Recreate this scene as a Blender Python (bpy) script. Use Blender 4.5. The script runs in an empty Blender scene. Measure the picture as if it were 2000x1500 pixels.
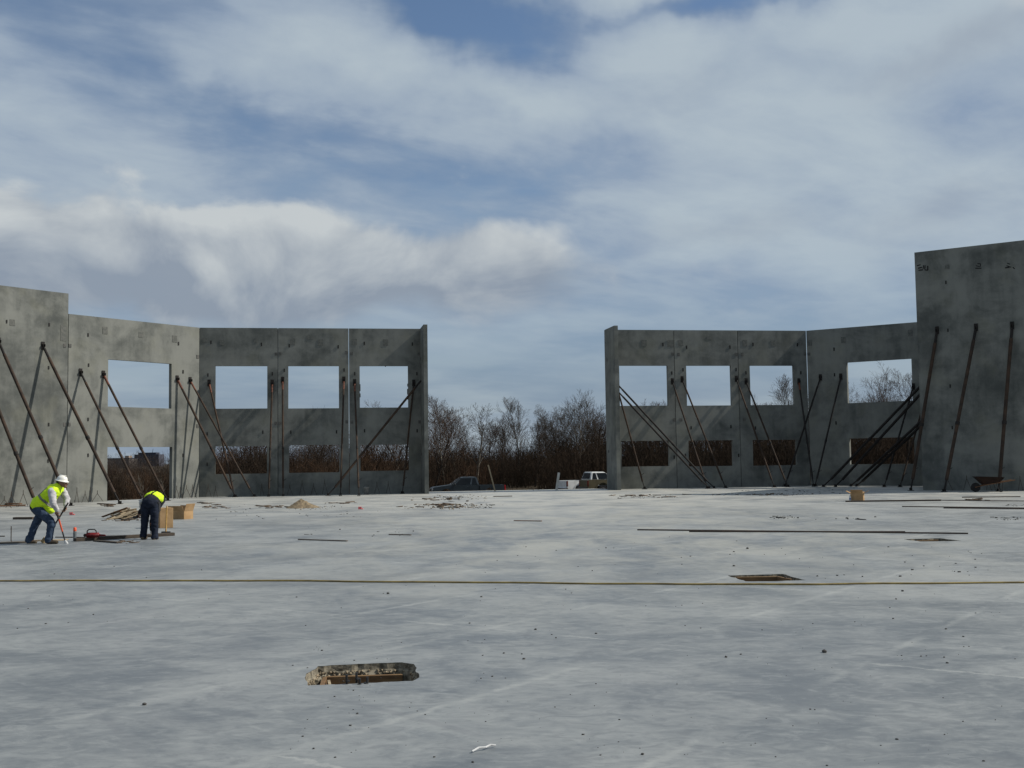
import bpy, bmesh, math, random
import numpy as np
from mathutils import Vector, Matrix, noise as mnoise

R = math.radians
random.seed(7)
rng = np.random.default_rng(7)
scene = bpy.context.scene
COL = scene.collection

# ------------------------------------------------------------------ camera
EYE = Vector((0, 0, 1.68)); FOC = 2250.0            # focal length in pixels of a 2000 px wide frame
PIT, ROL = R(3.72), R(0.81)
fw = Vector((0, math.cos(PIT), math.sin(PIT)))
up0 = Vector((0, -math.sin(PIT), math.cos(PIT))); r0 = Vector((1, 0, 0))
RV = r0 * math.cos(ROL) - up0 * math.sin(ROL)
UV = up0 * math.cos(ROL) + r0 * math.sin(ROL)
cam = bpy.data.cameras.new('camera'); co = bpy.data.objects.new('camera', cam); COL.objects.link(co)
m = Matrix((RV, UV, -fw)).transposed().to_4x4(); m.translation = EYE
co.matrix_world = m
cam.sensor_width = 36; cam.lens = 36 * FOC / 2000; cam.clip_end = 9000; cam.clip_start = 0.1
scene.camera = co

# ------------------------------------------------------------------ sun and sky
SUN_AZ, SUN_EL = R(5.0), R(41.0)                    # azimuth from +X towards +Y
sv = Vector((math.cos(SUN_AZ) * math.cos(SUN_EL), math.sin(SUN_AZ) * math.cos(SUN_EL), math.sin(SUN_EL)))
sl = bpy.data.lights.new('sun', 'SUN'); sl.energy = 4.9; sl.angle = R(0.5); sl.color = (1.0, 0.95, 0.86)
so = bpy.data.objects.new('sun', sl); COL.objects.link(so)
so.rotation_euler = sv.to_track_quat('Z', 'Y').to_euler(); so.location = (60, 0, 60)
scene.view_settings.view_transform = 'Standard'; scene.view_settings.look = 'None'
scene.view_settings.exposure = 0.0; scene.view_settings.gamma = 1.0
scene.view_settings.use_curve_mapping = False

world = bpy.data.worlds.new('World'); scene.world = world; world.use_nodes = True
world.cycles.sampling_method = 'MANUAL'; world.cycles.sample_map_resolution = 256


class NT:
    """tiny expression helper for node trees"""
    def __init__(s, tree): s.t = tree; s.n = tree.nodes; s.l = tree.links
    def put(s, sock, v):
        if isinstance(v, bpy.types.NodeSocket): s.l.new(v, sock)
        else: sock.default_value = v
    def node(s, typ, ins=None, **kw):
        n = s.n.new(typ)
        for k, v in kw.items(): setattr(n, k, v)
        for k, v in (ins or {}).items(): s.put(n.inputs[k], v)
        return n
    def m(s, op, a, b=0.0, c=0.0, clamp=False):
        n = s.n.new('ShaderNodeMath'); n.operation = op; n.use_clamp = clamp
        s.put(n.inputs[0], a); s.put(n.inputs[1], b); s.put(n.inputs[2], c); return n.outputs[0]
    def ss(s, x, lo, hi, t0=0.0, t1=1.0):
        n = s.n.new('ShaderNodeMapRange'); n.interpolation_type = 'SMOOTHSTEP'
        s.put(n.inputs[0], x); s.put(n.inputs[1], lo); s.put(n.inputs[2], hi); s.put(n.inputs[3], t0); s.put(n.inputs[4], t1)
        return n.outputs[0]
    def noise(s, vec, scale, detail=4, rough=0.5, dist=0.0):
        n = s.node('ShaderNodeTexNoise', {'Vector': vec, 'Scale': scale, 'Detail': detail, 'Roughness': rough, 'Distortion': dist})
        return n.outputs[0]
    def xyz(s, x, y, z=0.0):
        return s.node('ShaderNodeCombineXYZ', {0: x, 1: y, 2: z}).outputs[0]
    def sep(s, v):
        n = s.node('ShaderNodeSeparateXYZ', {0: v}); return n.outputs
    def mix(s, f, a, b):
        n = s.n.new('ShaderNodeMix'); n.data_type = 'RGBA'
        s.put(n.inputs[0], f)
        for i, v in ((6, a), (7, b)):
            if not isinstance(v, bpy.types.NodeSocket) and len(v) == 3: v = (*v, 1)
            s.put(n.inputs[i], v)
        return n.outputs[2]
    def vscale(s, v, sc):
        return s.node('ShaderNodeVectorMath', {0: v, 1: sc}, operation='MULTIPLY').outputs[0]


def build_sky():
    w = NT(world.node_tree); w.n.clear()
    out = w.node('ShaderNodeOutputWorld')
    sky = w.node('ShaderNodeTexSky', sky_type='NISHITA', sun_disc=False, sun_elevation=SUN_EL,
                 sun_rotation=math.pi / 2 - SUN_AZ, altitude=200, air_density=1.0, dust_density=0.5, ozone_density=3.0)
    d = w.node('ShaderNodeTexCoord').outputs['Generated']
    x, y, z = w.sep(d)
    az = w.m('ARCTAN2', x, y); el = w.m('ARCSINE', z)
    def n2(u, v, scale, detail=4, rough=0.5, dist=0.0, centre=True):
        n = w.node('ShaderNodeTexNoise', noise_dimensions='2D')
        w.put(n.inputs['Vector'], w.xyz(u, v)); w.put(n.inputs['Scale'], scale); w.put(n.inputs['Detail'], detail)
        w.put(n.inputs['Roughness'], rough); w.put(n.inputs['Distortion'], dist)
        return w.m('SUBTRACT', n.outputs[0], 0.5) if centre else n.outputs[0]
    A = lambda a, b: w.m('ADD', a, b)
    MUL = lambda a, b: w.m('MULTIPLY', a, b)
    MA = lambda a, b, c: w.m('MULTIPLY_ADD', a, b, c)
    def blob(cx, cy, sx, sy, rot=0.0, amp=1.0, a=None, e=None):
        dx = w.m('SUBTRACT', a, cx); dy = w.m('SUBTRACT', e, cy)
        c, s_ = math.cos(rot), math.sin(rot)
        u = w.m('DIVIDE', A(MUL(dx, c), MUL(dy, s_)), sx); v = w.m('DIVIDE', w.m('SUBTRACT', MUL(dy, c), MUL(dx, s_)), sy)
        return MUL(w.m('EXPONENT', MUL(A(MUL(u, u), MUL(v, v)), -1.0)), amp)
    # ragged coordinates
    w1 = n2(az, el, 6.0, 5, 0.55); w2 = n2(A(az, 7.3), A(el, 3.1), 6.0, 5, 0.55)
    azw = MA(w1, 0.15, az); elw = MA(w2, 0.09, el)
    # high thin cloud on a plane overhead, drawn out into streaks
    pz = A(w.m('MAXIMUM', z, 0.0), 0.16)
    px_ = w.m('DIVIDE', x, pz); py_ = w.m('DIVIDE', y, pz)
    pu = A(MUL(px_, 0.80), MUL(py_, 0.6)); pv = w.m('SUBTRACT', MUL(py_, 0.80), MUL(px_, 0.6))
    c1 = n2(MUL(pu, 0.6), pv, 1.1, 4, 0.55, 0.3)
    c2 = n2(A(MUL(pu, 0.72), 4.0), pv, 3.4, 9, 0.56, 0.15)
    veil = A(MA(c1, 0.70, 0.61), MUL(c2, 0.70))
    gaps = [(-0.050, 0.375, .090, .040, -0.40, .58), (0.235, 0.382, .075, .030, 0.1, .60), (0.125, 0.370, .06, .012, 0.1, .30), (-0.25, 0.292, .15, .022, -0.5, .14),
            (-0.03, 0.248, .09, .024, -.12, .20), (-0.42, .370, .12, .03, -.4, .16), (.0, .215, .12, .02, 0, .15)]
    thick = [(-0.155, .345, .09, .055, -.4, .30), (0.075, 0.388, .05, .020, -.2, .5), (0.15, .394, .05, .013, 0.0, .5), (0.155, 0.335, .20, .028, 0.08, .34), (.03, .297, .12, .018, -.25, .36),
             (0.31, 0.30, .20, .07, 0.0, .24), (.42, .352, .06, .03, 0, .30), (0.25, 0.19, .25, .06, 0, .20), (-.35, .23, .22, .03, -.1, .16)]
    for g in gaps: veil = w.m('SUBTRACT', veil, blob(*g, a=azw, e=elw))
    for g in thick: veil = A(veil, blob(*g, a=azw, e=elw))
    mveil = w.ss(veil, 0.14, 0.64)
    # cumulus bank low on the left, heaped tops and grey bases
    cf = n2(az, MUL(el, 1.4), 8.0, 8, 0.56, 0.3); cfs = n2(A(az, 0.014), MUL(A(el, 0.016), 1.4), 8.0, 5, 0.52, 0.3)
    v = w.node('ShaderNodeTexVoronoi', {'Vector': w.xyz(MA(w1, 0.10, az), MUL(MA(w2, 0.07, el), 1.35)), 'Scale': 15.0}, voronoi_dimensions='2D', feature='F1')
    bl = w.m('SUBTRACT', 0.42, v.outputs['Distance'])
    fuzz = A(MUL(cf, 0.85), MUL(bl, 0.26))
    e2 = MA(w2, 0.018, el)
    bank = A(fuzz, -0.30)
    for g in [(-0.205, .178, .075, .050, 0.0, .52), (-.09, .168, .12, .050, 0, .54), (-.38, .168, .17, .056, 0, .52), (.02, .165, .07, .040, 0.0, .36), (-.22, .150, .26, .032, 0, .34), (-.30, .160, .09, .046, 0, .34), (.06, .150, .10, .03, 0, .20), (-.6, .17, .2, .05, 0, .4)]:
        bank = A(bank, blob(*g, a=az, e=e2))
    top = w.ss(e2, 0.155, 0.215)
    mb = w.ss(w.m('DIVIDE', bank, MA(top, -0.31, 0.48)), -0.25, 0.95)
    hgt = w.ss(A(MA(cf, 0.05, e2), MUL(az, .04)), 0.116, 0.206)
    lit = A(MUL(hgt, 0.86), A(MUL(w.m('SUBTRACT', cf, cfs), 1.6), MUL(bl, 0.55)))
    lit = w.m('MINIMUM', w.m('MAXIMUM', A(lit, -0.03), 0.0), 1.0)
    ccol = w.mix(lit, (0.262, 0.310, 0.380), (0.57, 0.605, 0.615))
    puff = A(fuzz, -0.42)
    for g in [(0.082, .150, .026, .018, 0, .52), (.197, .124, .018, .009, 0, .50), (.43, .352, .05, .022, .1, .56), (-.06, .118, .07, .013, 0, .46), (-.29, .120, .12, .012, 0, .46), (.02, .16, .05, .02, 0, .3)]:
        puff = A(puff, blob(*g, a=az, e=e2))
    mp = w.ss(puff, -0.05, 0.36, 0.0, 0.62)
    # greyer folds in the sheet to the right
    shade = A(blob(.39, .318, .07, .016, .05, .50, a=azw, e=elw), blob(.38, .190, .07, .022, .1, .36, a=azw, e=elw))
    shade = A(shade, A(blob(.18, .19, .06, .012, .1, .26, a=azw, e=elw), blob(.15, .30, .08, .02, .1, .14, a=azw, e=elw)))
    # thin cloud is brighter where it is thicker
    vt = A(MUL(c2, 0.9), w.ss(veil, 0.30, 1.10))
    vt = w.m('MINIMUM', w.m('MAXIMUM', vt, 0.0), 1.0)
    vcol = w.mix(vt, (0.290, 0.366, 0.478), (0.455, 0.530, 0.585))
    hzn = n2(MUL(az, 0.6), MUL(el, 4.0), 6.0, 5, 0.55)
    hz = w.ss(el, 0.0, 0.22, 0.90, 0.0)
    hcol = w.mix(w.ss(hzn, -.12, .14), (0.180, 0.248, 0.350), (0.310, 0.375, 0.440))
    b0 = w.node('ShaderNodeBackground', {'Color': sky.outputs[0], 'Strength': 0.092})
    # everything above the clear sky is blended as one colour
    col = hcol
    f1 = MUL(mveil, w.ss(el, 0.03, 0.20, 0.30, 0.94))
    keep = w.m('SUBTRACT', 1.0, hz)                   # clear sky left after haze
    col = w.mix(f1, col, vcol); keep = MUL(keep, w.m('SUBTRACT', 1.0, f1))
    fb = MUL(mb, 0.90); col = w.mix(fb, col, ccol); keep = MUL(keep, w.m('SUBTRACT', 1.0, fb))
    col = w.mix(shade, col, (0.275, 0.325, 0.405)); keep = MUL(keep, w.m('SUBTRACT', 1.0, shade))
    col = w.mix(mp, col, (0.50, 0.54, 0.57)); keep = MUL(keep, w.m('SUBTRACT', 1.0, mp))
    b1 = w.node('ShaderNodeBackground', {'Color': col, 'Strength': 1.0})
    mx = w.node('ShaderNodeMixShader', {0: keep, 1: b1.outputs[0], 2: b0.outputs[0]})
    w.l.new(mx.outputs[0], out.inputs[0])


build_sky()


# ------------------------------------------------------------------ projection helpers (photo measurements -> metres)
def ray(x, y): return fw * FOC + RV * (x - 1000) - UV * (y - 750)
def ground(x, y, z=0.0):
    d = ray(x, y); return EYE + d * ((z - EYE.z) / d.z)
def at_depth(x, y, Y):
    d = ray(x, y); return EYE + d * ((Y - EYE.y) / d.y)
def on_wall(x, y, P, ang):
    n = Vector((-math.sin(ang), math.cos(ang), 0)); d = ray(x, y)
    return EYE + d * ((P - EYE).dot(n) / d.dot(n))
def dirv(ang): return Vector((math.cos(ang), math.sin(ang), 0))


# ------------------------------------------------------------------ materials
MATS = {}
def material(name, fn):
    mt = bpy.data.materials.new(name); mt.use_nodes = True
    t = NT(mt.node_tree); t.n.clear()
    out = t.node('ShaderNodeOutputMaterial'); b = t.node('ShaderNodeBsdfPrincipled')
    t.l.new(b.outputs[0], out.inputs[0]); fn(t, b); MATS[name] = mt; return mt
def bump(t, b, h, strength=0.3, dist=0.01):
    n = t.node('ShaderNodeBump', {'Height': h, 'Strength': strength, 'Distance': dist}); t.l.new(n.outputs[0], b.inputs['Normal'])
def simple(name, c1, c2=None, scale=6.0, rough=0.7, metal=0.0, spec=0.3, bmp=0.0, coord='Object', stretch=(1, 1, 1), detail=4, lo=.35, hi=.65):
    c2 = c2 or tuple(v * 0.7 for v in c1)
    def fn(t, b):
        v = t.vscale(t.node('ShaderNodeTexCoord').outputs[coord], stretch)
        n = t.noise(v, scale, detail, 0.6)
        t.put(b.inputs['Base Color'], t.mix(t.ss(n, lo, hi), c1, c2))
        b.inputs['Roughness'].default_value = rough; b.inputs['Metallic'].default_value = metal
        b.inputs['Specular IOR Level'].default_value = spec
        if bmp: bump(t, b, n, bmp, 0.01)
    return material(name, fn)

def wall_mat(name, dark, light, seed):
    def fn(t, b):
        pos = t.node('ShaderNodeNewGeometry').outputs['Position']
        rnd = t.node('ShaderNodeObjectInfo').outputs['Random']          # every panel was cast on its own
        p = t.node('ShaderNodeVectorMath', {0: pos, 1: t.xyz(t.m('MULTIPLY', rnd, 61.0), t.m('MULTIPLY', rnd, 37.0), t.m('MULTIPLY', rnd, 23.0))}, operation='ADD').outputs[0]
        x, y, z = t.sep(p)
        big = t.noise(p, 0.45, 6, 0.62, 0.5)
        med = t.noise(p, 1.7, 6, 0.6, 0.4)
        fine = t.noise(p, 14.0, 4, 0.6)
        run = t.noise(t.vscale(p, (1.0, 1.0, 0.10)), 2.6, 5, 0.6, 0.2)      # rain runs
        brd = t.noise(t.vscale(p, (0.15, 0.15, 1.2)), 1.6, 4, 0.55)           # trowel bands from the casting bed
        f = t.m('ADD', t.m('MULTIPLY', big, 0.60), t.m('MULTIPLY', med, 0.24))
        f = t.m('ADD', f, t.m('MULTIPLY', run, 0.16)); f = t.m('ADD', f, t.m('MULTIPLY', brd, 0.10))
        f = t.m('ADD', f, t.m('MULTIPLY', fine, 0.05))
        col = t.mix(t.ss(t.m('ADD', f, t.m('MULTIPLY', t.m('SUBTRACT', rnd, .5), .07)), 0.425, 0.715), dark, light)
        gr = t.ss(t.noise(p, 0.8, 3, .5), .5, .7, 0.0, 0.22)
        col = t.mix(gr, col, (light[0] * 1.02, light[1] * .98, light[2] * .80))
        t.put(b.inputs['Base Color'], col)
        b.inputs['Roughness'].default_value = 0.88; b.inputs['Specular IOR Level'].default_value = 0.15
        bump(t, b, t.m('ADD', fine, t.m('MULTIPLY', med, 2.0)), 0.12, 0.006)
    return material(name, fn)
wall_mat('wall_concrete', (0.074, 0.079, 0.074), (0.192, 0.196, 0.178), 1)

GA = R(9.7 + 45)                                   # bearing of the slab's casting grid
def slab_fn(t, b):
    pos = t.node('ShaderNodeNewGeometry').outputs['Position']
    x, y, z = t.sep(pos)
    c, s_ = math.cos(GA), math.sin(GA)
    u = t.m('ADD', t.m('MULTIPLY', x, c), t.m('MULTIPLY', y, s_)); v = t.m('SUBTRACT', t.m('MULTIPLY', y, c), t.m('MULTIPLY', x, s_))
    big = t.noise(pos, 0.22, 5, 0.6, 0.6)
    med = t.noise(t.vscale(pos, (0.9, 1.0, 1.0)), 0.9, 7, 0.66, 0.5)
    swirl = t.noise(t.vscale(pos, (0.85, 1.0, 1.0)), 3.0, 7, 0.68, 1.2)
    fine = t.noise(pos, 42.0, 3, 0.6)
    f = t.m('ADD', t.m('MULTIPLY', big, 0.50), t.m('MULTIPLY', med, 0.40)); f = t.m('ADD', f, t.m('MULTIPLY', swirl, 0.24))
    col = t.mix(t.ss(f, 0.46, 0.67), (0.114, 0.125, 0.132), (0.222, 0.233, 0.231))
    strk = t.noise(t.vscale(pos, (0.62, 1.0, 1.0)), 6.5, 9, 0.74, 1.4)
    col = t.mix(t.ss(strk, 0.50, 0.64, 0.0, 0.36), col, (0.275, 0.283, 0.276))
    col = t.mix(t.ss(strk, 0.50, 0.38, 0.0, 0.32), col, (0.085, 0.092, 0.102))
    spots = t.ss(t.noise(t.vscale(pos, (0.75, 1.0, 1.0)), 2.2, 8, 0.72, 1.2), 0.56, 0.70, 0.0, 0.38)
    col = t.mix(spots, col, (0.27, 0.278, 0.268))
    # wheel-borne dust, thickest on the way in from the gap in the wall
    wx = t.m('ADD', x, t.m('MULTIPLY', t.m('SUBTRACT', t.noise(pos, 0.12, 3, .5), .5), 14.0))
    lane = t.ss(t.m('ABSOLUTE', t.m('SUBTRACT', wx, 2.0)), 1.0, 12.0, 1.0, 0.0)
    far = t.ss(y, 9.0, 24.0)
    dst = t.m('MULTIPLY', t.m('MULTIPLY', lane, far), t.ss(t.noise(t.vscale(pos, (1, .45, 1)), 0.8, 8, .68, .6), .34, .66))
    col = t.mix(t.m('MULTIPLY', dst, 0.52), col, (0.385, 0.370, 0.310))
    fd = t.m('MULTIPLY', t.ss(y, 24.0, 50.0), t.ss(t.noise(pos, 0.6, 8, .68, .5), .28, .66))
    col = t.mix(t.m('MULTIPLY', fd, 0.85), col, (0.40, 0.39, 0.35))
    # saw cut joints with pale broken filler smears
    brk = t.noise(pos, 0.9, 4, 0.6); jit = t.m('MULTIPLY', t.m('SUBTRACT', t.noise(pos, 7.0, 5, .75), .5), 0.22)
    def joints(q, step, off, width):
        k = t.m('ADD', t.m('ADD', q, off), jit)
        k = t.m('ABSOLUTE', t.m('SUBTRACT', t.m('FRACT', t.m('DIVIDE', k, step)), 0.5))
        return t.ss(t.m('MULTIPLY', k, step), 0.0, width, 1.0, 0.0)
    j = t.m('MULTIPLY', joints(v, 1.9, 1.62, 0.075), t.ss(brk, 0.40, 0.66, 0.03, 0.36))
    j2 = t.m('MULTIPLY', joints(u, 4.6, 2.2, 0.04), t.ss(t.noise(pos, 0.6, 4, .6), 0.46, 0.60, 0.0, 0.5))
    col = t.mix(t.m('MAXIMUM', j, j2), col, (0.38, 0.385, 0.36))
    # curved tyre marks
    for cx, cy, rr, wd, k in [(-7.5, 1.5, 9.2, .035, .34), (-9.5, 3.5, 8.0, .030, .30), (-1.5, 16.5, 5.0, .03, .2), (16, 30, 17.0, .10, .25), (16, 30, 18.6, .10, .25), (-16, 22, 15.0, .09, .20), (12, 40, 14, .12, .22)]:
        rad = t.m('SQRT', t.m('ADD', t.m('POWER', t.m('SUBTRACT', x, cx), 2.0), t.m('POWER', t.m('SUBTRACT', y, cy), 2.0)))
        q = t.ss(t.m('ABSOLUTE', t.m('SUBTRACT', rad, rr)), wd * .4, wd * 1.8, k, 0.0)
        col = t.mix(t.m('MULTIPLY', q, t.ss(t.noise(pos, .5, 3, .5), .45, .6)), col, (0.12, 0.125, 0.135))
    t.put(b.inputs['Base Color'], col)
    t.put(b.inputs['Roughness'], t.ss(f, 0.44, 0.70, 0.42, 0.62))
    b.inputs['Specular IOR Level'].default_value = 0.42
    bump(t, b, t.m('ADD', t.m('MULTIPLY', fine, 0.5), med), 0.06, 0.006)
material('slab_concrete', slab_fn)

simple('embed_steel', (0.060, 0.062, 0.058), (0.105, 0.10, 0.09), 9, 0.75)
simple('pocket_patch', (0.085, 0.09, 0.082), (0.125, 0.125, 0.112), 9, 0.9)
simple('dark_insert', (0.012, 0.012, 0.012), (0.022, 0.02, 0.018), 20, 0.8)
simple('brace_rust', (0.028, 0.020, 0.015), (0.055, 0.034, 0.022), 3.0, 0.75, 0.0, 0.2)
simple('brace_dark', (0.014, 0.013, 0.012), (0.024, 0.020, 0.018), 5.0, 0.75, 0.0, 0.2)
simple('brace_orange', (0.17, 0.052, 0.024), (0.08, 0.03, 0.018), 7.0, 0.6)
simple('rebar_rust', (0.06, 0.042, 0.03), (0.035, 0.03, 0.026), 12, 0.75, 0.2)
simple('foundation', (0.20, 0.195, 0.18), (0.14, 0.14, 0.13), 2, 0.9)
simple('bark_dark', (0.020, 0.016, 0.013), (0.040, 0.032, 0.026), 4, 0.9, spec=.1)
simple('bark_grey', (0.062, 0.054, 0.045), (0.10, 0.088, 0.073), 4, 0.9, spec=.1)
simple('bark_pale', (0.15, 0.135, 0.11), (0.075, 0.066, 0.055), 2.5, 0.9, spec=.1)
simple('twig_dark', (0.036, 0.027, 0.021), (0.062, 0.046, 0.036), 1, 0.9, spec=.1)
simple('twig_red', (0.088, 0.062, 0.049), (0.058, 0.043, 0.035), 1, 0.9, spec=.1)
simple('twig_grey', (0.090, 0.078, 0.066), (0.055, 0.047, 0.040), 1, 0.9, spec=.1)
def brush_fn(t, b):
    pos = t.node('ShaderNodeNewGeometry').outputs['Position']
    n = t.noise(pos, 0.16, 4, .6); n2 = t.noise(pos, 0.5, 4, .6)
    x = t.sep(pos)[0]
    c = t.mix(t.ss(n2, .35, .65), (0.017, 0.0135, 0.0105), (0.036, 0.026, 0.0185))
    c = t.mix(t.m('MULTIPLY', t.ss(n, .44, .60), t.ss(x, -4.0, 2.0, .85, .18)), c, (0.062, 0.037, 0.023))
    t.put(b.inputs['Base Color'], c); b.inputs['Roughness'].default_value = .95; b.inputs['Specular IOR Level'].default_value = .05
material('brush', brush_fn)
simple('far_brush', (0.045, 0.040, 0.040), (0.062, 0.052, 0.046), .05, 0.95, spec=.05)
def dirt_fn(t, b):
    pos = t.node('ShaderNodeNewGeometry').outputs['Position']
    n = t.noise(pos, .3, 6, .65); n2 = t.noise(pos, 3, 6, .65)
    c = t.mix(t.ss(n, .35, .65), (0.045, 0.034, 0.024), (0.11, 0.085, 0.058))
    t.put(b.inputs['Base Color'], t.mix(t.ss(n2, .4, .7, 0, .5), c, (.07, .06, .045)))
    b.inputs['Roughness'].default_value = .95; b.inputs['Specular IOR Level'].default_value = .05
    bump(t, b, n2, .6, .08)
material('dirt', dirt_fn)
simple('wood_form', (0.20, 0.125, 0.060), (0.12, 0.070, 0.034), 3, 0.8, stretch=(1, 1, 8))
simple('wood_pale', (0.36, 0.29, 0.19), (0.22, 0.17, 0.11), 6, 0.8, stretch=(1, 6, 6))
simple('wood_grey', (0.15, 0.13, 0.105), (0.085, 0.072, 0.06), 6, 0.85, stretch=(1, 6, 6))
simple('wood_dark', (0.045, 0.036, 0.028), (0.075, 0.058, 0.044), 5, 0.85, stretch=(1, 6, 6))
simple('wood_yellow', (0.50, 0.31, 0.10), (0.38, 0.22, 0.07), 8, 0.6)
simple('wood_brown', (0.17, 0.085, 0.04), (0.09, 0.05, 0.028), 5, 0.85, stretch=(1, 6, 6))
simple('broken_concrete', (0.25, 0.22, 0.165), (0.085, 0.075, 0.055), 22, 0.95, bmp=.6)
simple('gravel', (0.34, 0.275, 0.185), (0.10, 0.08, 0.055), 18, 0.95)
simple('earth', (0.11, 0.08, 0.05), (0.07, 0.05, 0.033), 12, 0.95, bmp=.5)
simple('sand', (0.22, 0.17, 0.105), (0.12, 0.092, 0.06), 9, 0.95, bmp=.5)
simple('crumb_dark', (0.035, 0.034, 0.033), (0.07, 0.066, 0.06), 8, 0.9)
simple('cardboard', (0.37, 0.24, 0.125), (0.30, 0.19, 0.095), 5, 0.85, spec=.15)
simple('cardboard_inside', (0.33, 0.21, 0.105), (0.26, 0.16, 0.08), 5, 0.9, spec=.1)
simple('hose_yellow', (0.30, 0.22, 0.07), (0.17, 0.125, 0.045), 3, 0.6)
simple('white_scrap', (0.58, 0.58, 0.57), (0.42, 0.42, 0.41), 8, 0.5)
simple('white_board', (0.55, 0.53, 0.48), (0.38, 0.36, 0.32), 5, 0.8)
simple('hi_vis', (0.60, 0.82, 0.02), (0.47, 0.68, 0.015), 7, 0.75, bmp=.5, lo=.3, hi=.7)
simple('reflective', (0.42, 0.42, 0.36), (0.20, 0.20, 0.17), 9, 0.45)
simple('vest_trim', (0.055, 0.06, 0.025), (0.04, 0.045, 0.02), 9, 0.8)
simple('denim', (0.022, 0.036, 0.066), (0.042, 0.062, 0.098), 9, 0.9, bmp=.5, spec=.15)
simple('denim_dark', (0.008, 0.011, 0.019), (0.016, 0.021, 0.035), 9, 0.9, bmp=.5, spec=.15)
simple('shirt_grey', (0.50, 0.49, 0.49), (0.36, 0.35, 0.36), 12, 0.9, bmp=.5, spec=.15)
simple('shirt_black', (0.014, 0.014, 0.017), (0.024, 0.024, 0.028), 9, 0.9, spec=.15)
simple('skin', (0.21, 0.115, 0.075), (0.17, 0.09, 0.06), 9, 0.6)
simple('glove', (0.02, 0.02, 0.02), (0.035, 0.033, 0.03), 9, 0.8)
simple('boot', (0.095, 0.07, 0.042), (0.05, 0.038, 0.025), 9, 0.8)
simple('hair', (0.012, 0.010, 0.009), None, 9, 0.7)
simple('hat_white', (0.78, 0.76, 0.69), (0.68, 0.66, 0.59), 5, 0.35, spec=.5)
simple('hat_grey', (0.46, 0.45, 0.43), (0.20, 0.19, 0.18), 6, 0.4, spec=.5)
simple('tool_orange', (0.55, 0.085, 0.03), (0.42, 0.06, 0.02), 6, 0.45)
simple('tool_red', (0.20, 0.016, 0.018), (0.10, 0.010, 0.011), 6, 0.45)
simple('tool_black', (0.015, 0.015, 0.015), (0.03, 0.03, 0.03), 6, 0.5)
simple('tool_steel', (0.62, 0.62, 0.62), (0.45, 0.45, 0.45), 6, 0.35, .6)
simple('bristle', (0.34, 0.25, 0.13), (0.22, 0.16, 0.08), 20, 0.9)
simple('cap_orange', (0.75, 0.11, 0.045), None, 6, 0.5)
simple('can_grey', (0.20, 0.22, 0.23), (0.09, 0.10, 0.10), 14, 0.4, .3)
simple('pink_flag', (0.72, 0.16, 0.16), None, 6, 0.7)
simple('barrow_orange', (0.034, 0.015, 0.009), (0.02, 0.010, 0.007), 5, 0.6)
simple('bucket_white', (0.30, 0.31, 0.30), (0.22, 0.22, 0.21), 8, 0.5)
simple('rubber', (0.012, 0.012, 0.012), (0.022, 0.022, 0.022), 9, 0.85)
simple('rim_grey', (0.18, 0.18, 0.18), (0.10, 0.10, 0.10), 9, 0.45, .6)
simple('truck_grey', (0.034, 0.045, 0.052), (0.027, 0.037, 0.043), 3, 0.34, .2, .5)
simple('truck_white', (0.66, 0.66, 0.64), (0.56, 0.56, 0.54), 3, 0.35, 0, .5)
simple('truck_tan', (0.125, 0.105, 0.062), (0.10, 0.084, 0.05), 3, 0.38, .3, .5)
simple('glass_dark', (0.006, 0.008, 0.010), (0.010, 0.012, 0.014), 3, 0.08, 0, .16)
simple('trim_black', (0.016, 0.016, 0.017), (0.028, 0.028, 0.028), 3, 0.6)
simple('chrome', (0.55, 0.55, 0.55), (0.45, 0.45, 0.45), 3, 0.2, .9)
simple('lamp_red', (0.40, 0.014, 0.018), (0.28, 0.012, 0.015), 3, 0.25)
simple('lamp_dark_red', (0.14, 0.03, 0.022), (0.09, 0.02, 0.015), 3, 0.25)
simple('lamp_clear', (0.50, 0.50, 0.47), (0.36, 0.36, 0.34), 9, 0.15)
simple('office_wall', (0.052, 0.056, 0.075), (0.064, 0.066, 0.085), .05, 0.8)  # distance haze is mixed into these blue-grey office colours
simple('office_roof', (0.036, 0.040, 0.056), None, .05, 0.8)
simple('office_window', (0.030, 0.035, 0.05), None, .05, 0.35)
simple('shop_wall', (0.10, 0.085, 0.078), (0.08, 0.07, 0.065), .05, 0.8)
simple('shop_pale', (0.30, 0.23, 0.18), None, .05, 0.8)
simple('bottle_clear', (0.45, 0.50, 0.52), (0.3, 0.33, 0.35), 9, 0.15)
simple('bottle_blue', (0.05, 0.10, 0.3), None, 9, 0.4)


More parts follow.
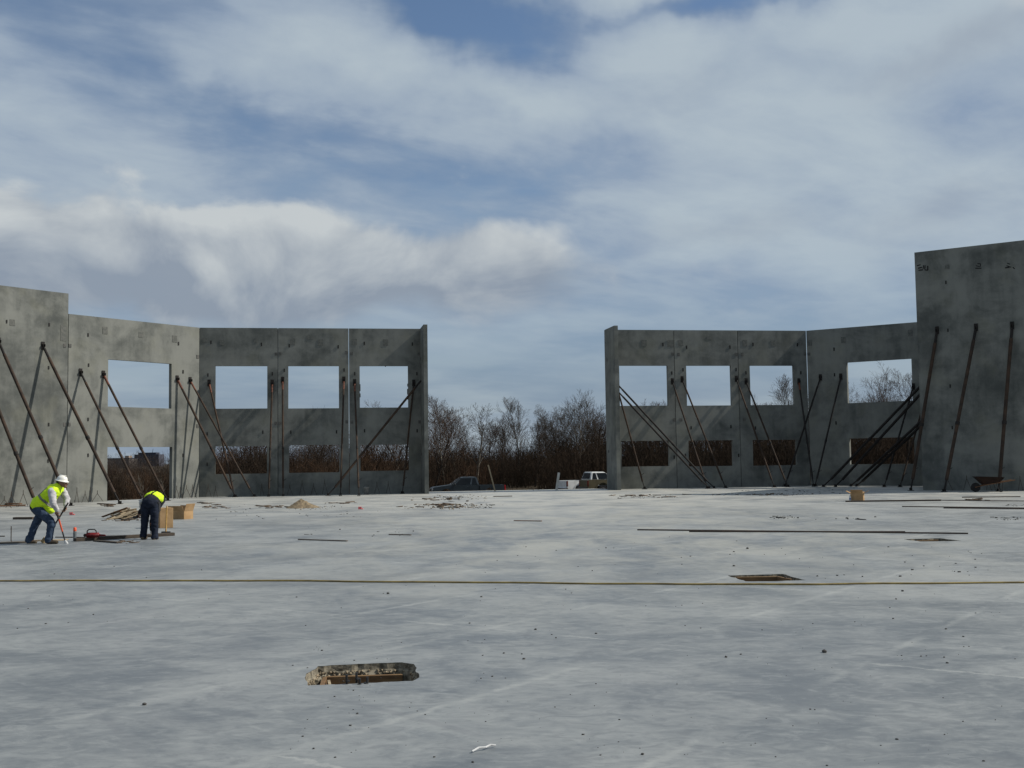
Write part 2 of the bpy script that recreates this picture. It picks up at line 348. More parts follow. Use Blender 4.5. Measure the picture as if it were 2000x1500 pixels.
# ------------------------------------------------------------------ object helpers
def props(o, label=None, cat=None, group=None, kind=None):
    if label: o['label'] = label
    if cat: o['category'] = cat
    if group: o['group'] = group
    if kind: o['kind'] = kind
    return o
def empty(name, loc, label, cat, group=None, rotz=0.0):
    o = bpy.data.objects.new(name, None); COL.objects.link(o); o.location = loc; o.rotation_euler = (0, 0, rotz)
    o.empty_display_size = .2
    return props(o, label, cat, group)
def link(name, me, mat=None, parent=None, loc=None, rotz=None):
    o = bpy.data.objects.new(name, me); COL.objects.link(o)
    if mat is not None and not me.materials: me.materials.append(MATS[mat])
    if parent is not None: o.parent = parent
    if loc is not None: o.location = loc
    if rotz is not None: o.rotation_euler = (0, 0, rotz)
    return o
def mesh_np(name, V, F, smooth=False):
    me = bpy.data.meshes.new(name)
    V = np.asarray(V, dtype=np.float32).reshape(-1, 3); F = np.asarray(F, dtype=np.int32); k = F.shape[1]
    me.vertices.add(len(V)); me.vertices.foreach_set('co', V.ravel())
    me.loops.add(F.size); me.loops.foreach_set('vertex_index', F.ravel())
    me.polygons.add(len(F)); me.polygons.foreach_set('loop_start', np.arange(0, F.size, k, dtype=np.int32))
    me.polygons.foreach_set('loop_total', np.full(len(F), k, dtype=np.int32))
    if smooth: me.polygons.foreach_set('use_smooth', np.ones(len(F), dtype=bool))
    me.update(calc_edges=True); me.validate()
    return me
def bm_mesh(name, bm, smooth=False):
    bmesh.ops.recalc_face_normals(bm, faces=bm.faces[:])
    me = bpy.data.meshes.new(name); bm.to_mesh(me); bm.free()
    if smooth:
        for p in me.polygons: p.use_smooth = True
    return me
def add_box(bm, c, s, M=None):
    r = bmesh.ops.create_cube(bm, size=1.0)
    vs = r['verts']
    bmesh.ops.scale(bm, vec=s, verts=vs); bmesh.ops.translate(bm, vec=c, verts=vs)
    if M is not None: bmesh.ops.transform(bm, matrix=M, verts=vs)
    return vs
def add_tube(bm, p0, p1, r0_, r1_=None, sides=10, caps=True):
    p0, p1 = Vector(p0), Vector(p1); r1_ = r0_ if r1_ is None else r1_
    d = p1 - p0; L = d.length
    q = d.to_track_quat('Z', 'Y').to_matrix().to_4x4(); q.translation = (p0 + p1) / 2
    r = bmesh.ops.create_cone(bm, cap_ends=caps, segments=sides, radius1=r0_, radius2=max(r1_, 1e-4), depth=L, matrix=q)
    return r['verts']
def add_path(bm, pts, r, sides=6):
    for a, b in zip(pts[:-1], pts[1:]): add_tube(bm, a, b, r, r, sides)
def add_lathe(bm, prof, sides=20, M=None):
    rings = []
    for rr, zz in prof:
        rings.append([bm.verts.new((rr * math.cos(2 * math.pi * k / sides), rr * math.sin(2 * math.pi * k / sides), zz)) for k in range(sides)])
    for a, b in zip(rings[:-1], rings[1:]):
        for k in range(sides): bm.faces.new((a[k], a[(k + 1) % sides], b[(k + 1) % sides], b[k]))
    bm.faces.new(rings[0][::-1]); bm.faces.new(rings[-1])
    vs = [v for r_ in rings for v in r_]
    if M is not None: bmesh.ops.transform(bm, matrix=M, verts=vs)
    return vs
def box_obj(name, c, s, mat, parent=None, bevel=0.0, M=None):
    bm = bmesh.new(); add_box(bm, c, s, M)
    if bevel: bmesh.ops.bevel(bm, geom=bm.edges[:], offset=bevel, segments=1, affect='EDGES')
    return link(name, bm_mesh(name, bm), mat, parent)
def tube_obj(name, p0, p1, r, mat, parent=None, r1_=None, sides=10):
    bm = bmesh.new(); add_tube(bm, p0, p1, r, r1_, sides); return link(name, bm_mesh(name, bm), mat, parent)
CUBE_V = np.array([[x, y, z] for x in (-.5, .5) for y in (-.5, .5) for z in (-.5, .5)])
CUBE_F = np.array([[0, 1, 3, 2], [4, 6, 7, 5], [0, 4, 5, 1], [2, 3, 7, 6], [0, 2, 6, 4], [1, 5, 7, 3]])
def chips_mesh(name, items, jitter=0.25):
    """items: (centre, size, rotz, tilt) small irregular blocks joined into one mesh"""
    V, F = [], []
    for i, (c, s, rz, tl) in enumerate(items):
        v = CUBE_V * (1 + (rng.random((8, 3)) - .5) * jitter * 2) * np.array(s)
        ct, st = math.cos(tl), math.sin(tl); v = np.stack([v[:, 0] * ct - v[:, 2] * st, v[:, 1], v[:, 0] * st + v[:, 2] * ct], 1)
        cr, sr = math.cos(rz), math.sin(rz); v = np.stack([v[:, 0] * cr - v[:, 1] * sr, v[:, 0] * sr + v[:, 1] * cr, v[:, 2]], 1)
        V.append(v + np.array(c)); F.append(CUBE_F + 8 * i)
    return mesh_np(name, np.concatenate(V), np.concatenate(F))


# ------------------------------------------------------------------ terrain
WA = R(9.7)
C = Vector((-15.7, 57.73, 0)); K = Vector((16.24, 63.19, 0))
LC, RC = R(9.7 + 45), R(9.7 - 45)                  # bearings of the left and right chamfer walls
Bp = C - dirv(LC) * 7.4
def hgt(x, y):
    z = -1.22 + 0.018 * np.clip(x, -12, 14)
    bank = np.clip((y - 98) / 30, 0, 1) * (1.7 + 0.055 * np.clip(x, -45, 30)) * np.clip((260 - y) / 60, 0, 1) * np.clip((84 - np.abs(x)) / 26, 0, 1)
    return z + bank + 0.06 * np.sin(x * .7 + y * .3) * np.cos(y * .45)
def build_ground():
    xs = np.concatenate([-np.geomspace(60, 5000, 26)[::-1], np.linspace(-56, 56, 57), np.geomspace(60, 5000, 26)])
    ys = np.concatenate([-np.geomspace(20, 3000, 12)[::-1], np.linspace(-16, 66, 12), np.linspace(68, 136, 46), np.geomspace(140, 7000, 34)])
    X, Y = np.meshgrid(xs, ys); Z = hgt(X, Y)
    Z = np.where((Y < 66) & (np.abs(X) < 58), Z - .3, Z)
    n, mm = X.shape
    idx = np.arange(n * mm).reshape(n, mm)
    F = np.stack([idx[:-1, :-1], idx[:-1, 1:], idx[1:, 1:], idx[1:, :-1]], -1).reshape(-1, 4)
    o = link('ground', mesh_np('ground', np.stack([X, Y, Z], -1), F, True), 'dirt'); props(o, kind='structure')
build_ground()

# ------------------------------------------------------------------ floor slab with block-out holes
def wallpt(u, out=0.0): return Vector((0, 60.4, 0)) + dirv(WA) * u + Vector((-math.sin(WA), math.cos(WA), 0)) * out
tC = (C - wallpt(0)).dot(dirv(WA)); tK = (K - wallpt(0)).dot(dirv(WA))
def wall_u(px):                                     # where a picture column meets the back wall's foot
    return (on_wall(px, 900, wallpt(0), WA) - wallpt(0)).dot(dirv(WA))
uF, uG = wall_u(822.7), wall_u(1186.5)
TR0 = ground(1803, 957.4)                           # foot of the tall right panel's left edge
nL = Vector((-math.sin(LC), math.cos(LC), 0)); nR = Vector((-math.sin(RC), math.cos(RC), 0))
def ragged(pts, step, amp):
    out = []
    for a, b in zip(pts, pts[1:] + pts[:1]):
        n = max(2, int((b - a).length / step))
        for i in range(n):
            p = a.lerp(b, i / n)
            if i: p = p + Vector((random.uniform(-amp, amp), random.uniform(-amp, amp), 0))
            out.append(p)
    return out
HOLES = [ragged([ground(*p) for p in q], st, am) for q, st, am in [
    ([(602, 1339), (597, 1318), (621, 1301), (700, 1296.5), (785, 1293.5), (808.5, 1297), (819, 1323), (806, 1330)], .055, .012),
    ([(1456, 1135.3), (1421, 1124), (1528, 1121), (1574, 1133), (1520, 1135)], .10, .02),
    ([(1797, 1057.6), (1765, 1053.2), (1836, 1051.2), (1878, 1056), (1850, 1057)], .12, .02)]]
def build_slab():
    e = .32
    outer = [Vector((-60, -14, 0)), Vector((60, -14, 0)), Vector((60, 40, 0)), TR0 + dirv(RC) * 6 + nR * e, K + dirv(RC) * 8.2 + nR * e,
             K + dirv(WA) * .12 + nR * e, wallpt(uG + .1, e), wallpt(uG - .3, 1.9), wallpt(uF + .3, 1.9), wallpt(uF - .1, e), C - dirv(WA) * .12 + nL * e, Bp - dirv(LC) * 34 + nL * e]
    bm = bmesh.new(); es = []
    for loop in [outer] + HOLES:
        vs = [bm.verts.new(p) for p in loop]
        es += [bm.edges.new((a, b)) for a, b in zip(vs, vs[1:] + vs[:1])]
    bmesh.ops.triangle_fill(bm, use_beauty=True, use_dissolve=False, edges=es)
    for f in bm.faces:
        if f.normal.z < 0: f.normal_flip()
    me = bpy.data.meshes.new('floor_slab'); bm.to_mesh(me); bm.free()
    props(link('floor_slab', me, 'slab_concrete'), kind='structure')
    bm = bmesh.new()
    a = [bm.verts.new((p.x, p.y, -.003)) for p in outer]; b = [bm.verts.new((p.x, p.y, -1.8)) for p in outer]
    for i in range(len(outer)): bm.faces.new((a[i], a[(i + 1) % len(outer)], b[(i + 1) % len(outer)], b[i]))
    props(link('foundation', bm_mesh('foundation', bm), 'foundation'), kind='structure')
build_slab()

def build_pit(i, loop, label, bolts, boards_in):
    cen = sum(loop, Vector()) / len(loop)
    root = empty('column_pit', cen, label, 'floor pit', 'square pits cut in the slab')
    L = [p - cen for p in loop]
    bm = bmesh.new(); rings = []
    for k, (sc, z, jit) in enumerate([(1.0, -.002, 0), (0.998, -.020, .002), (0.992, -.050, .006), (.965, -.058, .012), (.94, -.10, .014), (.90, -.40, .02)]):
        rings.append([bm.verts.new((p.x * sc + random.uniform(-jit, jit), p.y * sc + random.uniform(-jit, jit), z + random.uniform(-jit, jit) * .6)) for p in L])
    n = len(L)
    for a, b in zip(rings[:-1], rings[1:]):
        for k in range(n): bm.faces.new((a[k], a[(k + 1) % n], b[(k + 1) % n], b[k]))
    bm.faces.new(rings[-1])
    link('broken_edge', bm_mesh('broken_edge', bm), 'broken_concrete', root)
    # loose stones wedged in the broken edge and lying on the pit floor
    it = []
    for k in range(n):
        for q in range(7 if i == 0 else 0):
            p = L[k].lerp(L[(k + 1) % n], random.random()) * random.uniform(.945, .985)
            s = random.uniform(.010, .026)
            it.append((Vector((p.x, p.y, random.uniform(-.105, -.055))), (s, s * .8, s * .7), random.uniform(0, 6), random.uniform(0, 3)))
    for q in range(160 if i == 0 else 30):
        p = random.choice(L) * random.uniform(.1, .85); s = random.uniform(.02, .06)
        it.append((Vector((p.x, p.y, -.36)), (s, s * .8, s * .6), random.uniform(0, 6), random.uniform(0, 3)))
    props(link('gravel', chips_mesh('gravel', it), 'gravel', root), kind='stuff')
    for a, b in boards_in:
        a = ground(*a) - cen; b = ground(*b) - cen
        d = b - a; q = Matrix.Rotation(math.atan2(d.y, d.x), 4, 'Z'); q.translation = (a + b) / 2 + Vector((0, 0, -.235 if i == 0 else -.175))
        box_obj('form_board', (0, 0, 0), (d.length, .035, .31), 'wood_form', root, .003, q)
    for (px, py, h) in bolts:
        p = ground(px, py) - cen
        bm = bmesh.new(); add_tube(bm, (p.x, p.y, -.40), (p.x + random.uniform(-.012, .012), p.y, h), .0095, .0095, 8)
        add_tube(bm, (p.x, p.y, h - .055), (p.x, p.y, h - .042), .018, .018, 6)
        link('anchor_bolt', bm_mesh('anchor_bolt', bm), 'tool_black', root)
    return root, cen
pit, cen = build_pit(0, HOLES[0], 'nearest broken edged square pit in the slab with upright anchor bolts and form board', [(679, 1336, .07), (698, 1333, .075), (702, 1336.5, .045), (715, 1335, .05)], [((636, 1302), (786, 1297.5)), ((623, 1331), (634, 1303))])
for a, b in (((642, 1306), (650, 1335)), ((782, 1316), (809, 1323))):
    p, q = ground(*a) - cen, ground(*b) - cen
    d = q - p; M = Matrix.Rotation(math.atan2(d.y, d.x), 4, 'Z'); M.translation = (p + q) / 2 + Vector((0, 0, -.10))
    box_obj('splinter', (0, 0, 0), (d.length, .022, .02), 'wood_pale', pit, 0, M)
build_pit(1, HOLES[1], 'middle distance diamond shaped pit just beyond the long yellow hose', [], [((1438, 1124.2), (1518, 1122.6)), ((1518, 1122.6), (1545, 1128))])
build_pit(2, HOLES[2], 'farthest thin looking pit at right below the long pair of rebars', [], [((1790, 1053.4), (1832, 1052.2))])

# ------------------------------------------------------------------ tilt-up wall panels
def panel_mesh(name, w, h, t, holes):
    xs = sorted({0.0, w} | {v for q in holes for v in q[:2]}); zs = sorted({0.0, h} | {v for q in holes for v in q[2:]})
    nx, nz = len(xs) - 1, len(zs) - 1
    def solid(i, k):
        if i < 0 or k < 0 or i >= nx or k >= nz: return False
        cx, cz = (xs[i] + xs[i + 1]) / 2, (zs[k] + zs[k + 1]) / 2
        return not any(a < cx < b and c < cz < d for a, b, c, d in holes)
    bm = bmesh.new(); vt = {}
    def v(i, y, k):
        if (i, y, k) not in vt: vt[(i, y, k)] = bm.verts.new((xs[i], y * t, zs[k]))
        return vt[(i, y, k)]
    for i in range(nx):
        for k in range(nz):
            if not solid(i, k): continue
            bm.faces.new((v(i, 0, k), v(i + 1, 0, k), v(i + 1, 0, k + 1), v(i, 0, k + 1)))
            bm.faces.new((v(i, 1, k), v(i, 1, k + 1), v(i + 1, 1, k + 1), v(i + 1, 1, k)))
            if not solid(i - 1, k): bm.faces.new((v(i, 0, k), v(i, 0, k + 1), v(i, 1, k + 1), v(i, 1, k)))
            if not solid(i + 1, k): bm.faces.new((v(i + 1, 0, k), v(i + 1, 1, k), v(i + 1, 1, k + 1), v(i + 1, 0, k + 1)))
            if not solid(i, k - 1): bm.faces.new((v(i, 0, k), v(i, 1, k), v(i + 1, 1, k), v(i + 1, 0, k)))
            if not solid(i, k + 1): bm.faces.new((v(i, 0, k + 1), v(i + 1, 0, k + 1), v(i + 1, 1, k + 1), v(i, 1, k + 1)))
    sharp = [e for e in bm.edges if len(e.link_faces) == 2 and e.calc_face_angle(0) > 1]
    bmesh.ops.bevel(bm, geom=sharp, offset=.009, segments=1, affect='EDGES')
    return bm_mesh(name, bm)
WT = .20; WH = 8.5
def wall_panel(label, P, ang, w, h, windows, plates, pockets, inserts, door=None):
    """P = base corner at the left as seen from the slab; picture measurements give windows and fittings"""
    def uz(px, py):
        q = on_wall(px, py, P, ang); return (q - P).dot(dirv(ang)), q.z
    holes = []
    for x0, x1, y0, y1 in windows:
        ym, xm = (y0 + y1) / 2, (x0 + x1) / 2
        holes.append((max(.03, uz(x0, ym)[0]), uz(x1, ym)[0], uz(xm, y1)[1], uz(xm, y0)[1]))
    if door: x0, x1, y0 = door; holes.append((uz(x0, 930)[0], uz(x1, 930)[0], 0.0, uz((x0 + x1) / 2, y0)[1]))
    root = empty('wall_panel', P, label, 'wall panel', 'tilt-up concrete wall panels', ang)
    if door:                                        # an opening that reaches the floor splits the foot in two
        holes[-1] = (holes[-1][0], holes[-1][1], -1, holes[-1][3])
    hs = [(a, b, max(c, 0.0), d) for a, b, c, d in holes]
    link('concrete_face', panel_mesh('concrete_face', w, h, WT, hs), 'wall_concrete', root)
    def fit(name, px, py, pw, ph, mat, proud):
        u, z = uz(px, py); u2, _ = uz(px + pw, py); _, z2 = uz(px, py + ph)
        w_, h_ = abs(u2 - u), abs(z2 - z)
        if u < w_ / 2 or u > w - w_ / 2: u = min(max(u, w_ / 2 + .01), w - w_ / 2 - .01)
        if any(a - w_ / 2 < u < b + w_ / 2 and c - h_ / 2 < z < d + h_ / 2 for a, b, c, d in hs): return
        box_obj(name, (u, -proud / 2 + .01, z), (w_, proud + .02, h_), mat, root)
    for p in pockets: fit('embed_plate', *p, 'pocket_patch', .012)
    for p in plates: fit('weld_plate', *p, 'embed_steel', .016)
    for p in inserts: fit('lifting_insert', p[0], p[1], 2.4, 6.5, 'dark_insert', .02)
    return root
z2 = lambda L: [(a / 3.75 + 380, b / 3.75 + 600) for a, b in L]
z4 = lambda L: [(a / 3.75 + 1180, b / 3.75 + 600) for a, b in L]
sz = lambda L, w, h: [(a, b, w, h) for a, b in L]
# left, in the sun
wall_panel('tall sunlit grey concrete panel at far left edge of the photo', Bp - dirv(LC) * 9.0, LC, 8.985, 9.42, [],
           sz([(126, 675), (126, 829)], 5, 7), [(24, 630, 10, 12), (124, 651, 11, 30)], [(13, 628), (96, 634), (95, 718), (95, 829), (94, 900)])
wall_panel('sunlit concrete panel with a large upper window and an opening down to the floor', Bp + dirv(LC) * .015, LC, 7.382, WH, [(211, 335, 706, 796)],
           sz([(386, 696.6), (386, 832), (134.5, 675), (134.5, 829)], 5, 7), [(205, 645.5, 10, 14), (275.5, 654, 9, 11), (341, 662, 9.5, 13)],
           [(172, 654), (348.5, 671), (173, 713), (357.5, 726), (172, 889), (357.5, 889), (172, 819)], door=(209.5, 336, 873))
uD, uE = wall_u(543), wall_u(682.3); gap = .014
def back(label, ua, ub, filler=(0, 0), **k):
    o = wall_panel(label, wallpt(ua), WA, ub - ua, WH, **k)
    for u, f in ((-.013, filler[0]), (ub - ua + .013, filler[1])):
        if f: box_obj('joint_filler', (u, .05, WH / 2 - .02), (.024, .03, WH - .05), 'dark_insert', o)
    return o
back('grazed grey panel next to the sunlit left wall, first of the left trio', tC + .008, uD - gap, (1, 1), windows=[(420.5, 522, 714.7, 798), (420.5, 521.5, 871.5, 925.5)],
     pockets=[(400, 665, 9, 8), (433, 669, 8, 9), (500, 665, 6, 8)], plates=sz(z2([(596, 343), (596, 850)]), 5, 6), inserts=z2([(120, 257), (490, 272), (98, 497), (570, 488), (93, 928), (500, 915), (93, 1150)]))
back('middle grey panel of the left trio with two stacked windows', uD + gap, uE - gap, windows=[(563, 662, 714.7, 797.5), (564.5, 663, 869, 923)],
     pockets=[(571.5, 667.5, 10, 12), (626, 669, 10, 12), (606, 659, 12, 7)], plates=sz(z2([(626, 340), (627, 850), (1113, 333), (1115, 840)]), 5, 6), inserts=z2([(693, 283), (1052, 290), (657, 462), (1095, 460), (705, 915), (1040, 913)]))
gp = back('grey panel beside the end fin at the left edge of the gap', uE + gap, uF + .20, windows=[(702.7, 797.3, 714.7, 796), (704, 799, 868.5, 919.5)],
     pockets=[(692, 668, 10, 12), (753, 669, 10, 12), (813.5, 668, 10, 12)], plates=sz(z2([(1150, 340), (1643, 343), (1152, 842), (1648, 840)]), 5, 6), inserts=z2([(1243, 265), (1595, 270), (1173, 487), (1628, 487), (1245, 905), (1630, 905)]))
def form_scraps(panel, P, spots):
    for px, py, h in spots:
        q = on_wall(px, py, P, WA); u, z = (q - P).dot(dirv(WA)), q.z
        box_obj('form_scrap', (u, .06 + random.uniform(0, .06), z), (.05, .05, h), 'wood_dark', panel)
def fin(label, u0):
    root = empty('wall_fin', wallpt(u0, -.012), label, 'wall panel', 'tilt-up concrete wall panels', WA - math.pi / 2)
    link('concrete_face', panel_mesh('concrete_face', 1.9, WH, WT, []), 'wall_concrete', root)
    for z in (2.0, 6.9): box_obj('weld_plate', (.3, -.006, z), (.12, .03, .14), 'embed_steel', root)
    return root
form_scraps(gp, wallpt(uE + gap), [(703.2, 757, .35), (703.4, 772, .2), (796.6, 752, .15), (796.4, 765, .3), (796.8, 778, .12), (753, 715.2, .05)])
fin('narrow concrete fin standing edge on at the left side of the gap', uF)
fin('pale concrete fin with a broad left face at the right side of the gap', uG)
uJ1, uJ2 = wall_u(1321.8), wall_u(1447)
back('grey panel behind the double braces, first right of the gap', uG + .01, uJ1 - gap, (0, 1), windows=[(1210, 1304.5, 714, 792.5), (1214, 1307, 861, 911)],
     pockets=z4([]) + [(1258, 670, 10, 12), (1311, 671, 13, 13)], plates=sz(z4([(519, 343), (528, 825)]), 5, 6), inserts=z4([(430, 273), (495, 482), (513, 1098)]))
back('middle grey panel of the right trio between two joints', uJ1 + gap, uJ2 - gap, (0, 1), windows=[(1341, 1428.5, 714, 792), (1345, 1432, 860, 910.5)],
     pockets=[(1329, 670, 10, 11), (1385, 660, 9, 6)], plates=sz(z4([(545, 345), (985, 345), (562, 825)]), 5, 6), inserts=z4([(603, 293), (921, 292), (577, 458), (966, 457), (637, 883), (928, 875), (595, 1085), (985, 1085)]))
back('half shaded panel at the corner where the right trio ends', uJ2 + gap, tK - .012, windows=[(1465.3, 1551, 714, 791), (1470.7, 1556.5, 859, 909)],
     pockets=[(1454.7, 670, 9, 12), (1510, 670.5, 9, 11), (1563, 669, 8, 9)], plates=sz(z4([(1011, 345), (1472, 343), (1025, 822)]), 5, 6), inserts=z4([(1090, 272), (1415, 275), (1038, 480), (1440, 480), (1107, 885)]))
wall_panel('dark shaded angled panel with a wide upper window, left of the tall dark wall', K + dirv(RC) * .02, RC, 8.0, WH,
           [(1654.5, 1781.5, 704, 785), (1659.5, 1786, 855, 906.6)], sz([(1579.5, 691.5)], 6, 6), [(1581.5, 670, 9, 11), (1647, 664, 9, 12), (1778, 650, 9, 12)], [(1629, 682), (1630, 732), (1633, 826)])
TRH = (on_wall(1787.5, 493, TR0, RC)).z
TRW = 5.3
tall = wall_panel('tall dark shaded concrete wall at the right edge of the photo', TR0, RC, TRW, TRH, [], [],
           [(1850, 521, 9, 8)], [(1847.5, 551.5), (1851.5, 645), (1856, 754), (1860, 835)])
# scuffs chalked on the tall wall
def scuff(strokes):
    bm = bmesh.new(); n = Vector((math.sin(RC), -math.cos(RC), 0))
    for a, b, wd in strokes:
        p = on_wall(*a, TR0, RC) - TR0; q = on_wall(*b, TR0, RC) - TR0
        ua, ub = p.dot(dirv(RC)), q.dot(dirv(RC))
        d = Vector((ub - ua, 0, q.z - p.z)); M = Matrix.Rotation(-math.atan2(d.z, d.x), 4, 'Y'); M.translation = ((ua + ub) / 2, -.003, (p.z + q.z) / 2)
        add_box(bm, (0, 0, 0), (d.length, .006, wd), M)
    return link('marker_scrawl', bm_mesh('marker_scrawl', bm), 'dark_insert', tall)
if tall:
    scuff([((1791, 519), (1798, 517), .05), ((1793, 524), (1801, 522), .06), ((1794, 528), (1803, 527), .06), ((1804, 518), (1803, 525), .05), ((1807, 518), (1806, 526), .05), ((1812, 519), (1812, 528), .06), ((1806, 527), (1812, 528), .05)])
    scuff([((1905, 524), (1917, 524), .05), ((1909, 515), (1915, 515), .04), ((1915, 515), (1915, 521), .04), ((1906, 519), (1914, 521), .035)])
    scuff([((1963, 523), (1972, 522), .06), ((1967, 514), (1973, 516), .04), ((1966, 519), (1975, 522), .04), ((1978, 522), (1982, 525), .04)])
# return wall closing the jog behind the tall panel
JR = RC + math.pi / 2
jog = K + dirv(RC) * 8.15
retw = empty('wall_return', TR0 + nR * .25 + dirv(RC) * .4, 'short dark return wall tucked behind the tall right wall', 'wall panel', 'tilt-up concrete wall panels', JR)
jl = (jog - TR0).dot(nR) - .3
link('concrete_face', panel_mesh('concrete_face', max(jl, 1.0), WH, WT, []), 'wall_concrete', retw)

# ------------------------------------------------------------------ pipe braces
def brace(label, top, foot, rad, orange, group='pipe braces propping the wall panels', rust=True, ang=None):
    top, foot = Vector(top), Vector(foot)
    root = empty('pipe_brace', foot, label, 'wall brace', group)
    d = (top - foot); L = d.length; u = d.normalized(); rel = lambda f: u * (f * L)
    body = 'brace_rust' if rust else 'brace_dark'
    tube_obj('pipe', rel(.07), rel(.92), rad, body, root, sides=12)
    if L > 5: tube_obj('collar', rel(.40), rel(.40) + u * .14, rad * 1.28, 'brace_dark', root, sides=12); tube_obj('crank_handle', rel(.13) + Vector((0, 0, -.02)), rel(.13) + Vector((.16, -.05, .10)), .012, 'brace_dark', root, sides=6)
    tube_obj('jack_screw', rel(.0) + Vector((0, 0, .05)), rel(.08), rad * .5, 'brace_dark', root, sides=8)
    tube_obj('top_sleeve', rel(.915), rel(.985), rad * 1.03 if orange else rad * .8, 'brace_orange' if orange else 'brace_dark', root, sides=10)
    bm = bmesh.new(); M = Matrix.Rotation(math.atan2(d.y, d.x), 4, 'Z')
    add_box(bm, (0, 0, .012), (.26, .14, .024), M)
    for s in (-.05, .05): add_box(bm, (0, s, .075), (.10, .014, .105), M)
    add_tube(bm, M @ Vector((0, -.075, .09)), M @ Vector((0, .075, .09)), .014, .014, 8)
    link('floor_shoe', bm_mesh('floor_shoe', bm), 'brace_dark', root)
    bm = bmesh.new(); M2 = (Matrix.Rotation(ang if ang is not None else math.atan2(d.y, d.x) - math.pi / 2, 4, 'Z')); M2.translation = d
    add_box(bm, (0, -.012, 0), (.16, .024, .34), M2)
    for s in (-.045, .045): add_box(bm, (s, -.07, 0), (.014, .11, .12), M2)
    link('wall_shoe', bm_mesh('wall_shoe', bm), 'brace_dark', root)
    return root
PL = (Bp, LC); PB = (wallpt(0), WA); PR = (K + dirv(RC) * .02, RC); PT = (TR0, RC)
def B(label, pl, t, f, rad=.046, orange=True, rust=True):
    nin = Vector((math.sin(pl[1]), -math.cos(pl[1]), 0)); off = nin * .012
    g = ground(*f)
    while (g - pl[0]).dot(nin) < .7: f = (f[0], f[1] + .3); g = ground(*f)
    return brace(label, on_wall(*t, *pl) + off, g, rad, orange, rust=rust, ang=pl[1])
B('rusty brace on the tall sunlit panel, topped beside its right joint', PL, (83.5, 675), (234, 984.5), .070, False)
B('rusty brace on the tall sunlit panel, foot just behind the striding worker', PL, (-3, 667), (138, 988), .070, False)
B('lowest rusty brace entering at the left photo edge', PL, (-26, 742), (72, 989), .072, False)
B('thin rusty brace left of the sunlit upper window, foot hidden behind the bent worker', PL, (157, 727), (281, 982), .056, False)
B('orange topped brace at the left jamb of the sunlit upper window', PL, (201.6, 731), (327.6, 978), .056)
B('orange topped brace just right of the sunlit upper window', PL, (345.7, 740), (460, 971), .056)
B('orange topped brace at the right end of the sunlit wall, near the corner', PL, (371, 743), (496.5, 970.3))
B('leaning brace left of the first left trio upper window', PB, (408.5, 748), (458.7, 971))
B('upright looking brace right of the first left trio window', PB, (531.7, 748), (524.8, 970))
B('upright looking brace left of the middle window of the left trio', PB, (552, 742.5), (553, 969.3))
B('brace right of the middle window of the left trio', PB, (671.5, 742), (665, 968.7))
B('brace left of the window nearest the left fin', PB, (692.5, 747), (701, 968.7))
B('brace right of the window nearest the left fin', PB, (808, 748), (786, 964), orange=False)
finL = (wallpt(uF), WA - math.pi / 2); finR = (wallpt(uG + .2), WA - math.pi / 2)
def fin_top(side, px, py):                         # point on the fin's face at mid depth
    q = wallpt(uF if side < 0 else uG + .2, -1.0); d = ray(px, py)
    Y = q.y; p = at_depth(px, py, Y); return Vector((q.x, q.y, p.z))
brace('long diagonal brace running from the left fin down across the windows', fin_top(-1, 828, 740), ground(641, 968.2), .058, False, ang=WA + math.pi / 2)
brace('upper of the two parallel diagonal braces off the right fin', fin_top(1, 1214, 744), ground(1394.7, 954.0), .05, False, rust=False, ang=WA - math.pi / 2)
brace('lower of the two parallel diagonal braces off the right fin', fin_top(1, 1214, 760) + Vector((.02, -.35, 0)), ground(1385, 954.6), .05, False, rust=False, ang=WA - math.pi / 2)
B('short looking brace beside the right fin crossing its lower window', PB, (1203, 748), (1259, 955), orange=False)
B('brace right of the upper window next to the right fin', PB, (1313, 745), (1382, 954.3), orange=False)
B('brace left of the middle upper window of the right trio', PB, (1332, 741), (1417, 953), orange=False)
B('brace right of the middle upper window of the right trio', PB, (1438, 740), (1512.5, 952), orange=False)
B('brace left of the upper window nearest the dark corner', PB, (1457, 745), (1538.7, 951.3), orange=False)
B('dim brace standing at the dark corner joint', PB, (1560, 745), (1589, 950.3), rust=False)
B('dim brace crossing leftwards from the dark angled panel beside the corner', PR, (1602.7, 737), (1533, 950), orange=False, rust=False)
B('thin dim brace left of the dark angled panel window', PR, (1642.4, 735.6), (1592, 950), orange=False, rust=False)
B('brace at the right jamb of the dark angled panel window', PR, (1784, 755), (1727, 951.3), orange=False, rust=False)
B('brace whose top hides behind the tall dark wall', PR, (1808, 775), (1758, 951.3), orange=False, rust=True)
PJ = (TR0 + nR * .25 + dirv(RC) * .4, JR)
def J(label, t, f):
    q = PJ[0]; n = Vector((-math.sin(JR), math.cos(JR), 0)); p = on_wall(*t, TR0 + nR * 2.6, RC)
    s = (p - q).dot(dirv(JR)); base = q + dirv(JR) * 2.35
    brace(label, Vector((base.x, base.y, p.z)) + n * .012, ground(*f), .066, False, rust=False, ang=JR + math.pi)
J('upper of the first long pair of diagonal braces before the dark window', (1797, 712), (1608.6, 951))
J('lower of the first long pair of diagonal braces before the dark window', (1797, 724), (1632, 951))
J('upper of the second lower pair of diagonal braces near the tall wall', (1800, 783), (1662.6, 949.5))
J('lower of the second lower pair of diagonal braces near the tall wall', (1800, 790), (1674, 949.5))
B('first heavy brace on the tall dark wall, at its left edge', PT, (1830.5, 645), (1779, 957.5), .076, False)
B('middle heavy brace on the tall dark wall', PT, (1906.5, 639.5), (1844, 960.7), .076, False)
B('right heavy brace on the tall dark wall beside the wheelbarrow', PT, (1977, 635.7), (1950.6, 960), .076, False)

